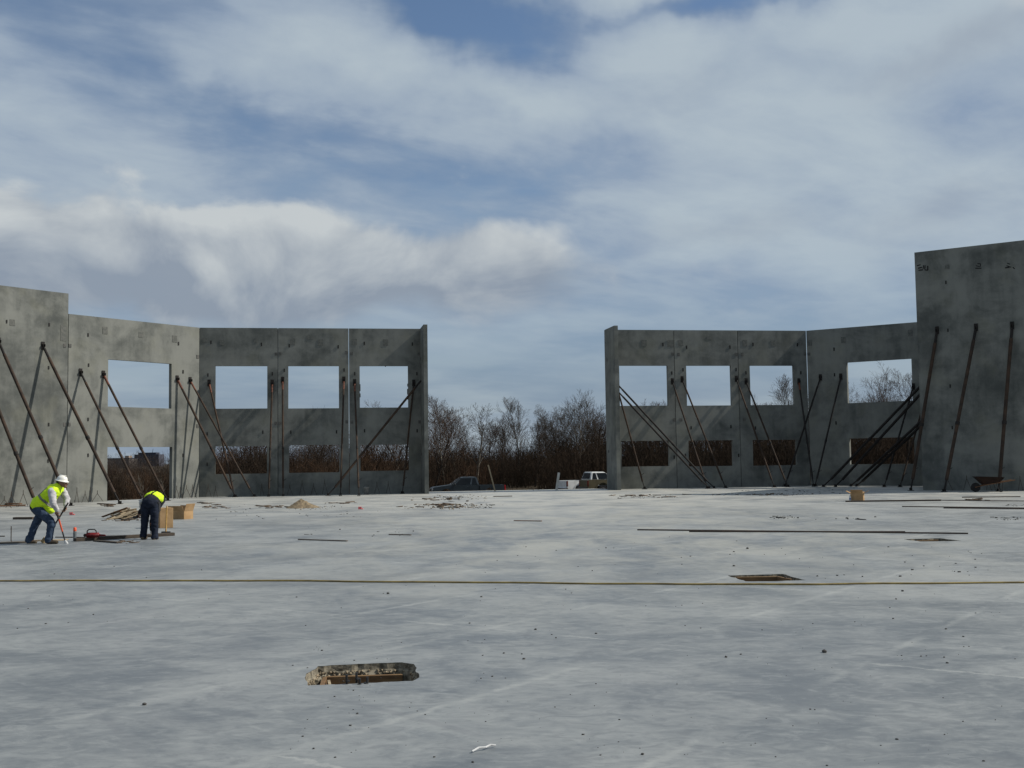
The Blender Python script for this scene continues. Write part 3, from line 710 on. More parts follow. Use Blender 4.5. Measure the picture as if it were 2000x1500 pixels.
# ------------------------------------------------------------------ bare trees
def grow(seed, H, spread=.5, fork=.28, nlimb=9, lean=(0, 0), levels=4, trunk_r=None, dens=1.0):
    """trunk that thins out among ascending limbs, each limb dividing into finer and finer twigs"""
    rd = random.Random(seed); segs = []
    tr = trunk_r or H * .016
    def branch(p, d, L, r, lev):
        n = (7, 5, 4, 3, 2)[min(lev, 4)]
        w = (.07, .13, .15, .17, .17)[min(lev, 4)]
        pts = [p]; rad = [r]
        for i in range(n):
            d = (d + Vector((rd.gauss(0, w), rd.gauss(0, w), rd.gauss(0, w * .6) + (.10 if lev else 0)))).normalized()
            p = p + d * (L / n); pts.append(p); rad.append(max(r * (1 - .80 * (i + 1) / n), .0075))
        for i in range(n): segs.append((pts[i], pts[i + 1], rad[i], rad[i + 1], lev))
        if lev >= levels: return
        k = max(2, int((nlimb, 7, 6, 4)[min(lev, 3)] * dens * rd.uniform(.8, 1.2)))
        ph = rd.uniform(0, 6.28)
        for j in range(k):
            f0 = fork if lev == 0 else .15
            f = f0 + (1 - f0) * (j + rd.random()) / k; f = min(f, .99); q = min(int(f * n), n - 1); a = f * n - q
            bp = pts[q].lerp(pts[q + 1], a); br = rad[q] * (1 - a) + rad[q + 1] * a
            dd = (pts[q + 1] - pts[q]).normalized(); ph += 2.4 + rd.uniform(-.5, .5)
            side = dd.orthogonal().normalized(); side.rotate(Matrix.Rotation(ph, 3, dd))
            t = spread * rd.uniform(.75, 1.35) * (1.0 if lev == 0 else 1.15)
            nd = (dd + side * t * 1.25).normalized()
            cl = L * (.62 - .34 * f) * rd.uniform(.8, 1.25) if lev == 0 else L * (.72 - .40 * f) * rd.uniform(.75, 1.25)
            branch(bp, nd, cl, max(br * rd.uniform(.5, .75), .008), lev + 1)
    branch(Vector((0, 0, -.3)), Vector((lean[0], lean[1], 1)).normalized(), H * .92, tr, 0)
    return segs
def tubes_np(segs, sides):
    A = np.array([s[0] for s in segs]); Bq = np.array([s[1] for s in segs]); ra = np.array([s[2] for s in segs]); rb = np.array([s[3] for s in segs])
    d = Bq - A; d /= np.linalg.norm(d, axis=1, keepdims=True) + 1e-9
    ref = np.where(np.abs(d[:, 2:3]) < .9, np.array([[0, 0, 1.]]), np.array([[1., 0, 0]]))
    u = np.cross(d, ref); u /= np.linalg.norm(u, axis=1, keepdims=True); v = np.cross(d, u)
    th = np.arange(sides) * 2 * math.pi / sides
    ring = u[:, None, :] * np.cos(th)[None, :, None] + v[:, None, :] * np.sin(th)[None, :, None]
    P = A[:, None, :] + ring * ra[:, None, None]; Q = Bq[:, None, :] + ring * rb[:, None, None]
    V = np.concatenate([P, Q], 1); n = len(segs)
    k = np.arange(sides); k2 = (k + 1) % sides
    f = np.stack([k, k2, k2 + sides, k + sides], -1)
    F = (np.arange(n) * 2 * sides)[:, None, None] + f[None]
    return V.reshape(-1, 3), F.reshape(-1, 4)
def tree_meshes(seed, H, **k):
    s = grow(seed, H, **k)
    V, F = tubes_np([q for q in s if q[4] <= 1], 5); V2, F2 = tubes_np([q for q in s if q[4] > 1], 3)
    return mesh_np('trunk', V, F, True), mesh_np('crown', V2, F2)
def tree(label, px, Y, top, seed, bark, twig, rotz=0.0, **k):
    p = at_depth(px, 930, Y); z0 = float(hgt(p.x, p.y)); H = (at_depth(px, top, Y).z - z0)
    a, b = tree_meshes(seed, H, **k)
    zt = max(v.co.z for v in b.vertices); sc = H / zt
    root = empty('bare_tree', (p.x, p.y, z0), label, 'tree', 'leafless trees beyond the walls', rotz)
    root.scale = (sc, sc, sc)
    link('trunk', a, bark, root); link('crown', b, twig, root)
TREES = [
    ('dark trunk leaning right beside the left fin of the gap', 843, 98, 792, 11, 'bark_dark', 'twig_red', dict(lean=(.42, 0), spread=.55, fork=.35, nlimb=8)),
    ('tall thin reddish crowned tree behind the dark pickup', 897, 112, 766, 12, 'bark_grey', 'twig_red', dict(lean=(-.10, 0), spread=.42, fork=.3, nlimb=10, trunk_r=.13)),
    ('pale reddish tree with a wide fan of twigs just right of the left fin', 868, 105, 770, 27, 'bark_pale', 'twig_red', dict(spread=.58, fork=.25, nlimb=13, trunk_r=.13)),
    ('pale forked tree rising over the dark pickup cab', 927, 100, 786, 23, 'bark_pale', 'twig_dark', dict(spread=.62, fork=.30, nlimb=6, trunk_r=.17)),
    ('bushy dark tree right of the forked one', 981, 110, 806, 14, 'bark_dark', 'twig_dark', dict(spread=.6, nlimb=11)),
    ('slim straight tree standing alone in the middle of the gap', 1014, 112, 772, 15, 'bark_grey', 'twig_grey', dict(spread=.34, fork=.35, nlimb=9, trunk_r=.12)),
    ('slanted dark stem right of the slim straight tree', 1044, 104, 822, 16, 'bark_dark', 'twig_dark', dict(lean=(.18, 0), spread=.4, nlimb=6)),
    ('broad rounded grey tree left of the right fin', 1096, 116, 788, 17, 'bark_grey', 'twig_grey', dict(spread=.72, fork=.18, nlimb=15, dens=1.15)),
    ('tallest tree of the gap, above the white pickup', 1132, 110, 757, 18, 'bark_pale', 'twig_grey', dict(spread=.44, fork=.25, nlimb=13, trunk_r=.15)),
    ('dense dark tree touching the right fin', 1172, 113, 796, 19, 'bark_dark', 'twig_dark', dict(spread=.62, fork=.2, nlimb=14)),
    ('short twiggy tree between the forked and the slim one', 955, 124, 820, 20, 'bark_dark', 'twig_dark', dict(spread=.6, nlimb=12)),
    ('low spreading tree behind the slanted stem', 1066, 124, 812, 21, 'bark_dark', 'twig_dark', dict(spread=.68, nlimb=13)),
    ('wide dark tree seen through the middle lower left window', 618, 106, 812, 31, 'bark_dark', 'twig_dark', dict(spread=.75, fork=.2, nlimb=11)),
    ('grey tree seen through the first lower left window', 492, 108, 842, 32, 'bark_dark', 'twig_dark', dict(spread=.75, fork=.2, nlimb=14)),
    ('tree at the right side of the middle lower left window', 662, 112, 815, 33, 'bark_grey', 'twig_grey', dict(spread=.6, nlimb=10)),
    ('tree seen through the lower window nearest the left fin', 738, 110, 812, 34, 'bark_dark', 'twig_dark', dict(spread=.66, fork=.2, nlimb=11)),
    ('reddish tree whose tip shows at the right of the upper window nearest the left fin', 788, 106, 780, 35, 'bark_grey', 'twig_red', dict(spread=.5, nlimb=11)),
    ('small tree at the left of the first lower left window', 440, 110, 866, 36, 'bark_dark', 'twig_red', dict(spread=.7, nlimb=12)),
    ('lone slim tree in the upper window next to the dark corner', 1556, 104, 728, 41, 'bark_dark', 'twig_dark', dict(lean=(-.10, 0), spread=.42, fork=.5, nlimb=9, trunk_r=.12)),
    ('largest tree in the dark angled panel window', 1712, 100, 700, 42, 'bark_dark', 'twig_red', dict(spread=.55, fork=.35, nlimb=14)),
    ('tree at the right side of the dark angled panel window', 1766, 99, 716, 43, 'bark_dark', 'twig_dark', dict(spread=.55, fork=.35, nlimb=11)),
    ('thin tree at the left side of the dark angled panel window', 1676, 106, 742, 44, 'bark_dark', 'twig_dark', dict(spread=.5, fork=.35, nlimb=9)),
    ('tree whose top just shows in the upper window next to the right fin', 1288, 112, 779, 45, 'bark_dark', 'twig_red', dict(spread=.65, fork=.3, nlimb=12)),
    ('low tree barely topping the sill of the corner upper window', 1502, 112, 784, 46, 'bark_dark', 'twig_red', dict(spread=.7, fork=.3, nlimb=12)),
    ('tree hidden mostly behind the middle panel of the right trio', 1390, 114, 800, 47, 'bark_dark', 'twig_dark', dict(spread=.65, nlimb=11)),
]
for lb, px, Y, top, seed, bark, twig, k in TREES: tree(lb, px, Y, top, seed, bark, twig, **k)

# thicket of shrubs: nobody could count the stems
def shrub(seed, H, n=34):
    rd = random.Random(seed); S = []
    for i in range(n):
        p = Vector((rd.gauss(0, .55), rd.gauss(0, .45), -.2)); d = Vector((rd.gauss(0, .24), rd.gauss(0, .2), 1)).normalized()
        L = H * rd.uniform(.55, 1.0); r = rd.uniform(.010, .020); pts = [p]
        for j in range(3):
            d = (d + Vector((rd.gauss(0, .13), rd.gauss(0, .13), .02))).normalized(); q = p + d * L / 3
            S.append((p, q, r * (1 - j * .25), r * (.75 - j * .25), 0)); p = q; pts.append(q)
        for j in range(7):
            k = rd.randint(0, 2); a = pts[k].lerp(pts[k + 1], rd.random())
            e = a + Vector((rd.gauss(0, .30), rd.gauss(0, .25), rd.uniform(.15, .55))) * H * .30
            S.append((a, e, r * .55, .005, 1))
    return tubes_np(S, 3)
def thicket(name, n, xr, yfun, hfun, mat, seed):
    rs = np.random.default_rng(seed); protos = [shrub(seed * 10 + i, 1.0 if False else 3.0) for i in range(6)]
    VV, FF, off = [], [], 0
    for i in range(n):
        x = rs.uniform(*xr); y = yfun(x, rs); h = hfun(x, y, rs) / 3.0
        V, F = protos[rs.integers(6)]; a = rs.uniform(0, 6.28); c, s = math.cos(a), math.sin(a)
        W = np.stack([(V[:, 0] * c - V[:, 1] * s) * max(h, .7), (V[:, 0] * s + V[:, 1] * c) * max(h, .7), V[:, 2] * h], 1)
        W = W + np.array([x, y, float(hgt(x, y))]); VV.append(W); FF.append(F + off); off += len(V)
    props(link(name, mesh_np(name, np.concatenate(VV), np.concatenate(FF)), mat), kind='stuff')
def th_h(x, y, rs):
    px = 1000 + x / y * FOC
    base = np.interp(px, [100, 330, 400, 620, 830, 900, 1000, 1080, 1190, 1500, 1800], [3.5, 3.7, 5.0, 5.0, 4.9, 4.0, 4.1, 4.9, 5.5, 5.6, 5.4])
    return base * rs.uniform(.6, 1.08)
thicket('thicket', 720, (-64, 66), lambda x, r: r.uniform(97, 124), th_h, 'brush', 3)
# distant wood closing the horizon
thicket('distant_wood', 380, (-290, 300), lambda x, r: r.uniform(290, 360), lambda x, y, r: r.uniform(6.0, 8.2), 'far_brush', 5)

# a second row of bare trees that reads as one mass of branches
def back_row():
    VV, FF, off = [], [], 0
    protos = [tubes_np(grow(200 + i, 7.0, spread=.55, fork=.2, nlimb=12, levels=3, trunk_r=.10), 3) for i in range(5)]
    rs = np.random.default_rng(12)
    for i in range(145):
        x = rs.uniform(-60, 66); y = rs.uniform(112, 134); V, F = protos[rs.integers(5)]
        px = 1000 + x / y * FOC
        h = np.interp(px, [300, 400, 640, 830, 960, 1080, 1190, 1400, 1800], [.58, .88, .98, .84, .66, .88, .98, .80, .76]) * rs.uniform(.7, 1.08)
        a = rs.uniform(0, 6.28); c, s = math.cos(a), math.sin(a)
        VV.append(np.stack([(V[:, 0] * c - V[:, 1] * s) * h, (V[:, 0] * s + V[:, 1] * c) * h, V[:, 2] * h], 1) + np.array([x, y, float(hgt(x, y))])); FF.append(F + off); off += len(V)
    props(link('woodland', mesh_np('woodland', np.concatenate(VV), np.concatenate(FF)), 'twig_dark'), kind='stuff')
back_row()

# saplings before the floor-high opening
for px, Y, top, s, lb in [(285, 70, 925, 1, 'taller pale sapling beyond the floor high opening'), (313, 72, 936, 2, 'shorter pale sapling right of the taller one in the opening')]:
    p = at_depth(px, 960, Y); z0 = float(hgt(p.x, p.y))
    V, F = tubes_np(grow(60 + s, at_depth(px, top, Y).z - z0, spread=.25, nlimb=5, levels=2, trunk_r=.03), 4)
    props(link('sapling', mesh_np('sapling', V, F), 'bark_pale', None, (p.x, p.y, z0)), lb, 'sapling', 'thin saplings outside the opening')

# ------------------------------------------------------------------ far buildings
def office(label, px0, px1, ytop, ypent, Y, floors, cols):
    a, b = at_depth(px0, 900, Y), at_depth(px1, 900, Y); z1 = at_depth((px0 + px1) / 2, ytop, Y).z; z2 = at_depth((px0 + px1) / 2, ypent, Y).z
    w = b.x - a.x; g = -3.0
    root = empty('office_block', ((a.x + b.x) / 2, Y, g), label, 'building')
    box_obj('wall', (0, 12, (z1 - g) / 2), (w, 24, z1 - g), 'office_wall', root)
    box_obj('penthouse', (-w * .02, 12, (z1 + z2) / 2 - g), (w * .72, 16, z2 - z1), 'office_roof', root)
    bm = bmesh.new()
    tube_obj('antenna', (w * .14, 10, z2 - g), (w * .17, 10, z2 - g + 5), .35, 'office_roof', root, .2, 5)
    fh = (z1 - g) / floors
    me = None
    for f in range(floors):
        for c in range(cols):
            x = -w / 2 + w * (c + .5) / cols
            if me is None:
                o = box_obj('window', (0, 0, 0), (w / cols * .62, .3, fh * .5), 'office_window', root); me = o.data
            else: o = link('window', me, None, root)
            o.location = (x, -.1, fh * (f + .55))
office('dark blocky office building with rooftop plant on the horizon in the floor high opening', 262.5, 310, 887.5, 883.8, 1500, 7, 9)
def shop():
    Y = 900; a, b = at_depth(210, 900, Y), at_depth(252, 900, Y); z1 = at_depth(230, 896, Y).z; w = b.x - a.x; g = -2.5
    root = empty('warehouse', ((a.x + b.x) / 2, Y, g), 'low brown flat roofed building on the horizon left of the office block', 'building')
    box_obj('wall', (0, 10, (z1 - g) / 2), (w, 20, z1 - g), 'shop_wall', root)
    box_obj('roof', (0, 10, z1 - g + .25), (w + .6, 20.6, .5), 'office_roof', root)
    box_obj('tower', (w * .32, 8, z1 - g + 1.4), (w * .18, 8, 1.8), 'shop_pale', root)
    for i in range(5): box_obj('window', (-w * .4 + i * w * .2, -.06, (z1 - g) * .6), (w * .1, .2, 1.2), 'office_window', root)
shop()

# ------------------------------------------------------------------ pickup trucks (x forward, origin on the ground under the centre)
def prism(name, prof, hw, mat, parent, bevel=.03, y0=None, y1=None):
    y0, y1 = (-hw, hw) if y0 is None else (y0, y1)
    bm = bmesh.new(); f = bm.faces.new([bm.verts.new((x, y0, z)) for x, z in prof])
    r = bmesh.ops.extrude_face_region(bm, geom=[f]); bmesh.ops.translate(bm, vec=(0, y1 - y0, 0), verts=[v for v in r['geom'] if isinstance(v, bmesh.types.BMVert)])
    bmesh.ops.recalc_face_normals(bm, faces=bm.faces[:])
    if bevel: bmesh.ops.bevel(bm, geom=[e for e in bm.edges if e.calc_face_angle(0) > .5], offset=bevel, segments=2, affect='EDGES')
    return link(name, bm_mesh(name, bm), mat, parent)
def arch(cx, r, z0, n=9, rev=False):
    a = [(cx + r * math.cos(t), z0 + r * math.sin(t)) for t in np.linspace(0, math.pi, n)]
    return a if not rev else a[::-1]
def pickup(label, loc, heading, paint, rear='lamp_red', rack=False):
    root = empty('pickup_truck', loc, label, 'pickup truck', 'pickups parked beyond the slab', heading)
    HW = .90; wr = .38; fx, rx = 1.62, -1.62; ar = .47; zb = .45
    front = [(.0, zb)] + [(fx - ar, zb)] + arch(fx, ar, zb, 9, True)[1:-1] + [(fx + ar, zb), (2.55, zb), (2.68, .62), (2.66, .92), (2.52, 1.03), (1.28, 1.18), (-.78, 1.16), (-.78, zb)]
    prism('body', front, HW, paint, root, .035)
    bed = [(-.82, zb), (-.82, 1.13), (-2.66, 1.13), (-2.70, .60), (-2.62, .52)] + [(rx - ar, .52)] + arch(rx, ar, .50, 9, True)[1:-1] + [(rx + ar, zb)]
    for s in (-1, 1): prism('bed_side', bed, HW, paint, root, .02, s * HW - .05 - (.05 if s > 0 else -.05), s * HW) if False else prism('bed_side', bed, HW, paint, root, .012, min(s * HW, s * (HW - .09)), max(s * HW, s * (HW - .09)))
    box_obj('bed_floor', (-1.74, 0, .70), (1.80, 1.60, .05), 'trim_black', root)
    tg = box_obj('tailgate', (-2.665, 0, .86), (.07, 1.60, .52), paint, root, .015)
    box_obj('gate_handle', (-.04, 0, .12), (.02, .22, .07), 'trim_black', tg).location = tg.location
    box_obj('bed_bulkhead', (-.86, 0, .90), (.06, 1.62, .44), paint, root, .01)
    for s in (-1, 1):
        box_obj('rear_lamp', (-2.675, s * .83, .90), (.11, .14, .42), rear, root, .02)
        box_obj('headlight', (2.58, s * .70, .84), (.20, .36, .19), 'lamp_clear', root, .03)
        prism('wheel_lip', [(fx + .53 * math.cos(t), .45 + .53 * math.sin(t)) for t in np.linspace(0, math.pi, 11)] + [(fx + .465 * math.cos(t), .45 + .465 * math.sin(t)) for t in np.linspace(math.pi, 0, 11)], 0, paint, root, 0, s * .91 - .02, s * .91 + .02)
        prism('wheel_lip', [(rx + .53 * math.cos(t), .48 + .53 * math.sin(t)) for t in np.linspace(0, math.pi, 11)] + [(rx + .465 * math.cos(t), .48 + .465 * math.sin(t)) for t in np.linspace(math.pi, 0, 11)], 0, paint, root, 0, s * .91 - .02, s * .91 + .02)
    box_obj('grille', (2.665, 0, .80), (.05, 1.0, .24), 'trim_black', root, .01)
    box_obj('front_bumper', (2.68, 0, .54), (.18, 1.76, .20), paint if paint != 'truck_white' else 'chrome', root, .04)
    box_obj('rear_bumper', (-2.76, 0, .53), (.16, 1.70, .17), 'chrome' if paint == 'truck_white' else 'trim_black', root, .03)
    # cab: tapered greenhouse with inset panes
    zr0, zr1 = 1.14, 1.74
    lo = [(1.26, .86), (-.80, .86)]; hi = [(.42, .68), (-.62, .68)]
    P = lambda u, v, s, out=0.0: Vector(((lo[1][0] + (lo[0][0] - lo[1][0]) * u) * (1 - v) + (hi[1][0] + (hi[0][0] - hi[1][0]) * u) * v, s * ((lo[0][1] * (1 - v) + hi[0][1] * v) + out), zr0 + (zr1 - zr0) * v))
    bm = bmesh.new()
    vs = [bm.verts.new(P(u, v, s)) for v in (0, 1) for u, s in ((0, -1), (1, -1), (1, 1), (0, 1))]
    for q in ((3, 2, 1, 0), (4, 5, 6, 7), (0, 1, 5, 4), (1, 2, 6, 5), (2, 3, 7, 6), (3, 0, 4, 7)): bm.faces.new([vs[i] for i in q])
    bmesh.ops.bevel(bm, geom=bm.edges[:], offset=.05, segments=2, affect='EDGES')
    link('cab', bm_mesh('cab', bm), paint, root)
    def pane(name, pts, parent=root, mat='glass_dark'):
        bm = bmesh.new(); f = bm.faces.new([bm.verts.new(p) for p in pts]); n = f.normal if f.normal.length else Vector((0, 1, 0)); bm.normal_update()
        r = bmesh.ops.extrude_face_region(bm, geom=[f]); nn = f.normal.copy(); bmesh.ops.translate(bm, vec=nn * -.012, verts=[v for v in r['geom'] if isinstance(v, bmesh.types.BMVert)])
        return link(name, bm_mesh(name, bm), mat, parent)
    for s in (-1, 1):
        o = .006
        pane('side_window', [P(.34, .10, s, o), P(.90, .10, s, o), P(.97, .86, s, o), P(.34, .86, s, o)])
        pane('side_window', [P(.07, .10, s, o), P(.28, .10, s, o), P(.28, .86, s, o), P(.10, .86, s, o)])
        m_ = box_obj('mirror', (1.02, s * 1.0, 1.22), (.10, .20, .16), 'trim_black', root, .03)
        box_obj('door_handle', (.02, s * .915, 1.02), (.16, .03, .04), paint, root, .008)
        box_obj('door_seam', (-.06, s * .902, .82), (.012, .012, .62), 'trim_black', root)
        box_obj('door_seam', (1.12, s * .902, .84), (.012, .012, .60), 'trim_black', root)
    dx = .012
    pane('windscreen', [Vector((1.20 + dx, -.76, 1.20)), Vector((1.20 + dx, .76, 1.20)), Vector((.50 + dx, .60, 1.69)), Vector((.50 + dx, -.60, 1.69))])
    pane('rear_window', [Vector((-.795, .70, 1.22)), Vector((-.795, -.70, 1.22)), Vector((-.65, -.58, 1.66)), Vector((-.65, .58, 1.66))])
    for x in (fx, rx):
        for s in (-1, 1):
            M = Matrix.Rotation(math.pi / 2, 4, 'X'); M.translation = (x, s * .80, wr)
            bm = bmesh.new(); add_lathe(bm, [(.23, -.11), (wr - .03, -.11), (wr, -.08), (wr, .08), (wr - .03, .11), (.23, .11)], 24, M)
            wh = link('wheel', bm_mesh('wheel', bm), 'rubber', root)
            bm = bmesh.new(); add_lathe(bm, [(.05, -.118), (.235, -.112), (.235, .112), (.05, .118)], 16, M)
            link('rim', bm_mesh('rim', bm), 'rim_grey', wh)
    return root
def truck_at(px, Y, zoff=0.0):
    p = at_depth(px, 950, Y); return Vector((p.x, p.y, float(hgt(p.x, p.y)) + zoff))
pickup('dark grey extended cab pickup facing left beside the left fin', truck_at(912, 85), math.pi + R(10), 'truck_grey')
pickup('white extended cab pickup seen from its tail behind the tan one', truck_at(1163, 87, .0), R(21), 'truck_white', 'lamp_dark_red')
pickup('tan pickup partly hidden by the right fin', truck_at(1212, 80, .12), R(16), 'truck_tan', 'lamp_dark_red')

# ------------------------------------------------------------------ people
def capsule_np(p0, r0_, p1, r1_, flat=None, sides=14, caps=4):
    p0, p1 = np.array(p0, float), np.array(p1, float); d = p1 - p0; L = np.linalg.norm(d); d = d / (L + 1e-9)
    ref = np.array([0, 0, 1.]) if abs(d[2]) < .9 else np.array([1., 0, 0])
    u = np.cross(d, ref); u /= np.linalg.norm(u); v = np.cross(d, u)
    rings = []
    for a in np.linspace(-math.pi / 2 + .15, 0, caps): rings.append((p0 + d * r0_ * math.sin(a), r0_ * math.cos(a)))
    for a in np.linspace(0, math.pi / 2 - .15, caps): rings.append((p1 + d * r1_ * math.sin(a), r1_ * math.cos(a)))
    th = np.arange(sides) * 2 * math.pi / sides
    V = np.concatenate([c[None] + r_ * (np.cos(th)[:, None] * u[None] + np.sin(th)[:, None] * v[None]) for c, r_ in rings])
    if flat is not None:
        ax, k = np.array(flat[0], float), flat[1]; ax = ax - d * (ax @ d); ax /= np.linalg.norm(ax) + 1e-9
        rel = V - p0; V = V - ((rel @ ax) * (1 - k))[:, None] * ax[None]
    F = []
    n = len(rings)
    for i in range(n - 1):
        for k in range(sides): F.append((i * sides + k, i * sides + (k + 1) % sides, (i + 1) * sides + (k + 1) % sides, (i + 1) * sides + k))
    return V, F, list(range(sides))[::-1], list(range((n - 1) * sides, n * sides))
def blob(name, caps, mat, parent, voxel=.014, smooth=4):
    """overlapping tapered limbs fused into one continuous surface"""
    bm = bmesh.new()
    for cp in caps:
        V, F, c0, c1 = capsule_np(*cp)
        vs = [bm.verts.new(v) for v in V]
        for f in F: bm.faces.new([vs[i] for i in f])
        bm.faces.new([vs[i] for i in c0]); bm.faces.new([vs[i] for i in c1])
    o = link(name, bm_mesh(name, bm), mat)
    md = o.modifiers.new('fuse', 'REMESH'); md.mode = 'VOXEL'; md.voxel_size = voxel; md.use_smooth_shade = True
    if smooth: s = o.modifiers.new('soft', 'SMOOTH'); s.factor = .5; s.iterations = smooth
    dg = bpy.context.evaluated_depsgraph_get(); dg.update()
    me = bpy.data.meshes.new_from_object(o.evaluated_get(dg)); me.name = name
    old = o.data; o.modifiers.clear(); o.data = me; bpy.data.meshes.remove(old)
    if not me.materials: me.materials.append(MATS[mat])
    fold = {'vest': .011, 'trousers': .010, 'sleeve': .008, 'shirt': .009}.get(name, 0)
    if fold:                                        # creases across the cloth
        nn = [v.normal.copy() for v in me.vertices]
        for v, n in zip(me.vertices, nn):
            c = v.co
            k = abs(mnoise.noise(Vector((c.x * 5, c.y * 5, c.z * 15)))) * 1.6 + mnoise.noise(c * 21) * .5 - .35
            v.co = c + n * (k * fold)
        me.update()
    o.parent = parent
    return o
def band(name, src, test, mat, parent, off=.006):
    """a strip of cloth sewn on: faces of src that pass the test, lifted off and thickened"""
    bm = bmesh.new(); vm = {}
    me = src.data
    for p in me.polygons:
        if test(p.center):
            vs = []
            for i in p.vertices:
                if i not in vm: vm[i] = bm.verts.new(me.vertices[i].co + me.vertices[i].normal * off)
                vs.append(vm[i])
            bm.faces.new(vs)
    if len(bm.faces): bmesh.ops.solidify(bm, geom=bm.faces[:], thickness=.003)
    return link(name, bm_mesh(name, bm, True), mat, parent)
def hand(caps, wrist, palm, fdir, curl, s=1.0, side=1):
    """five separate fingers curling from the palm"""
    w, p = Vector(wrist), Vector(palm); f = Vector(fdir).normalized(); c = Vector(curl).normalized(); lat = f.cross(c).normalized()
    caps.append((w, .027 * s, p, .036 * s, (c, .6)))
    for i, L in enumerate((.072, .080, .076, .060)):
        b0 = p + lat * (.027 - .018 * i) * side + f * .030
        k1 = b0 + f * L * .5 + c * .008; k2 = k1 + (f * .25 + c).normalized() * L * .42; k3 = k2 + (c * .6 - f * .7).normalized() * L * .3
        caps += [(b0 - f * .02, .0105, k1, .0098), (k1, .0098, k2, .009), (k2, .009, k3, .008)]
    t0 = p + lat * .034 * side - f * .01; t1 = t0 + (lat * side * .6 + f * .6 + c * .5).normalized() * .038; t2 = t1 + (f * .3 + c).normalized() * .032
    caps += [(t0, .013, t1, .0115), (t1, .0115, t2, .0095)]
def hard_hat(parent, cen, upv, fwd, mat):
    z = Vector(upv).normalized(); x = (Vector(fwd) - z * Vector(fwd).dot(z)).normalized(); y = z.cross(x)
    M = Matrix((x, y, z)).transposed().to_4x4(); M.translation = cen
    bm = bmesh.new()
    add_lathe(bm, [(.165, -.012), (.185, -.016), (.186, -.010), (.150, .004), (.140, .012), (.135, .05), (.118, .095), (.085, .128), (.04, .146), (.005, .150)], 28)
    for v in bm.verts: v.co.x *= 1.10; v.co.z -= .02 * max(0, v.co.x) * (1 if v.co.z < .02 else 0)
    add_box(bm, (0, 0, .148), (.20, .028, .018))
    for v in bm.verts: v.co *= .74
    bmesh.ops.transform(bm, matrix=M, verts=bm.verts[:])
    hat = link('hard_hat', bm_mesh('hard_hat', bm, True), mat, parent)
    return hat

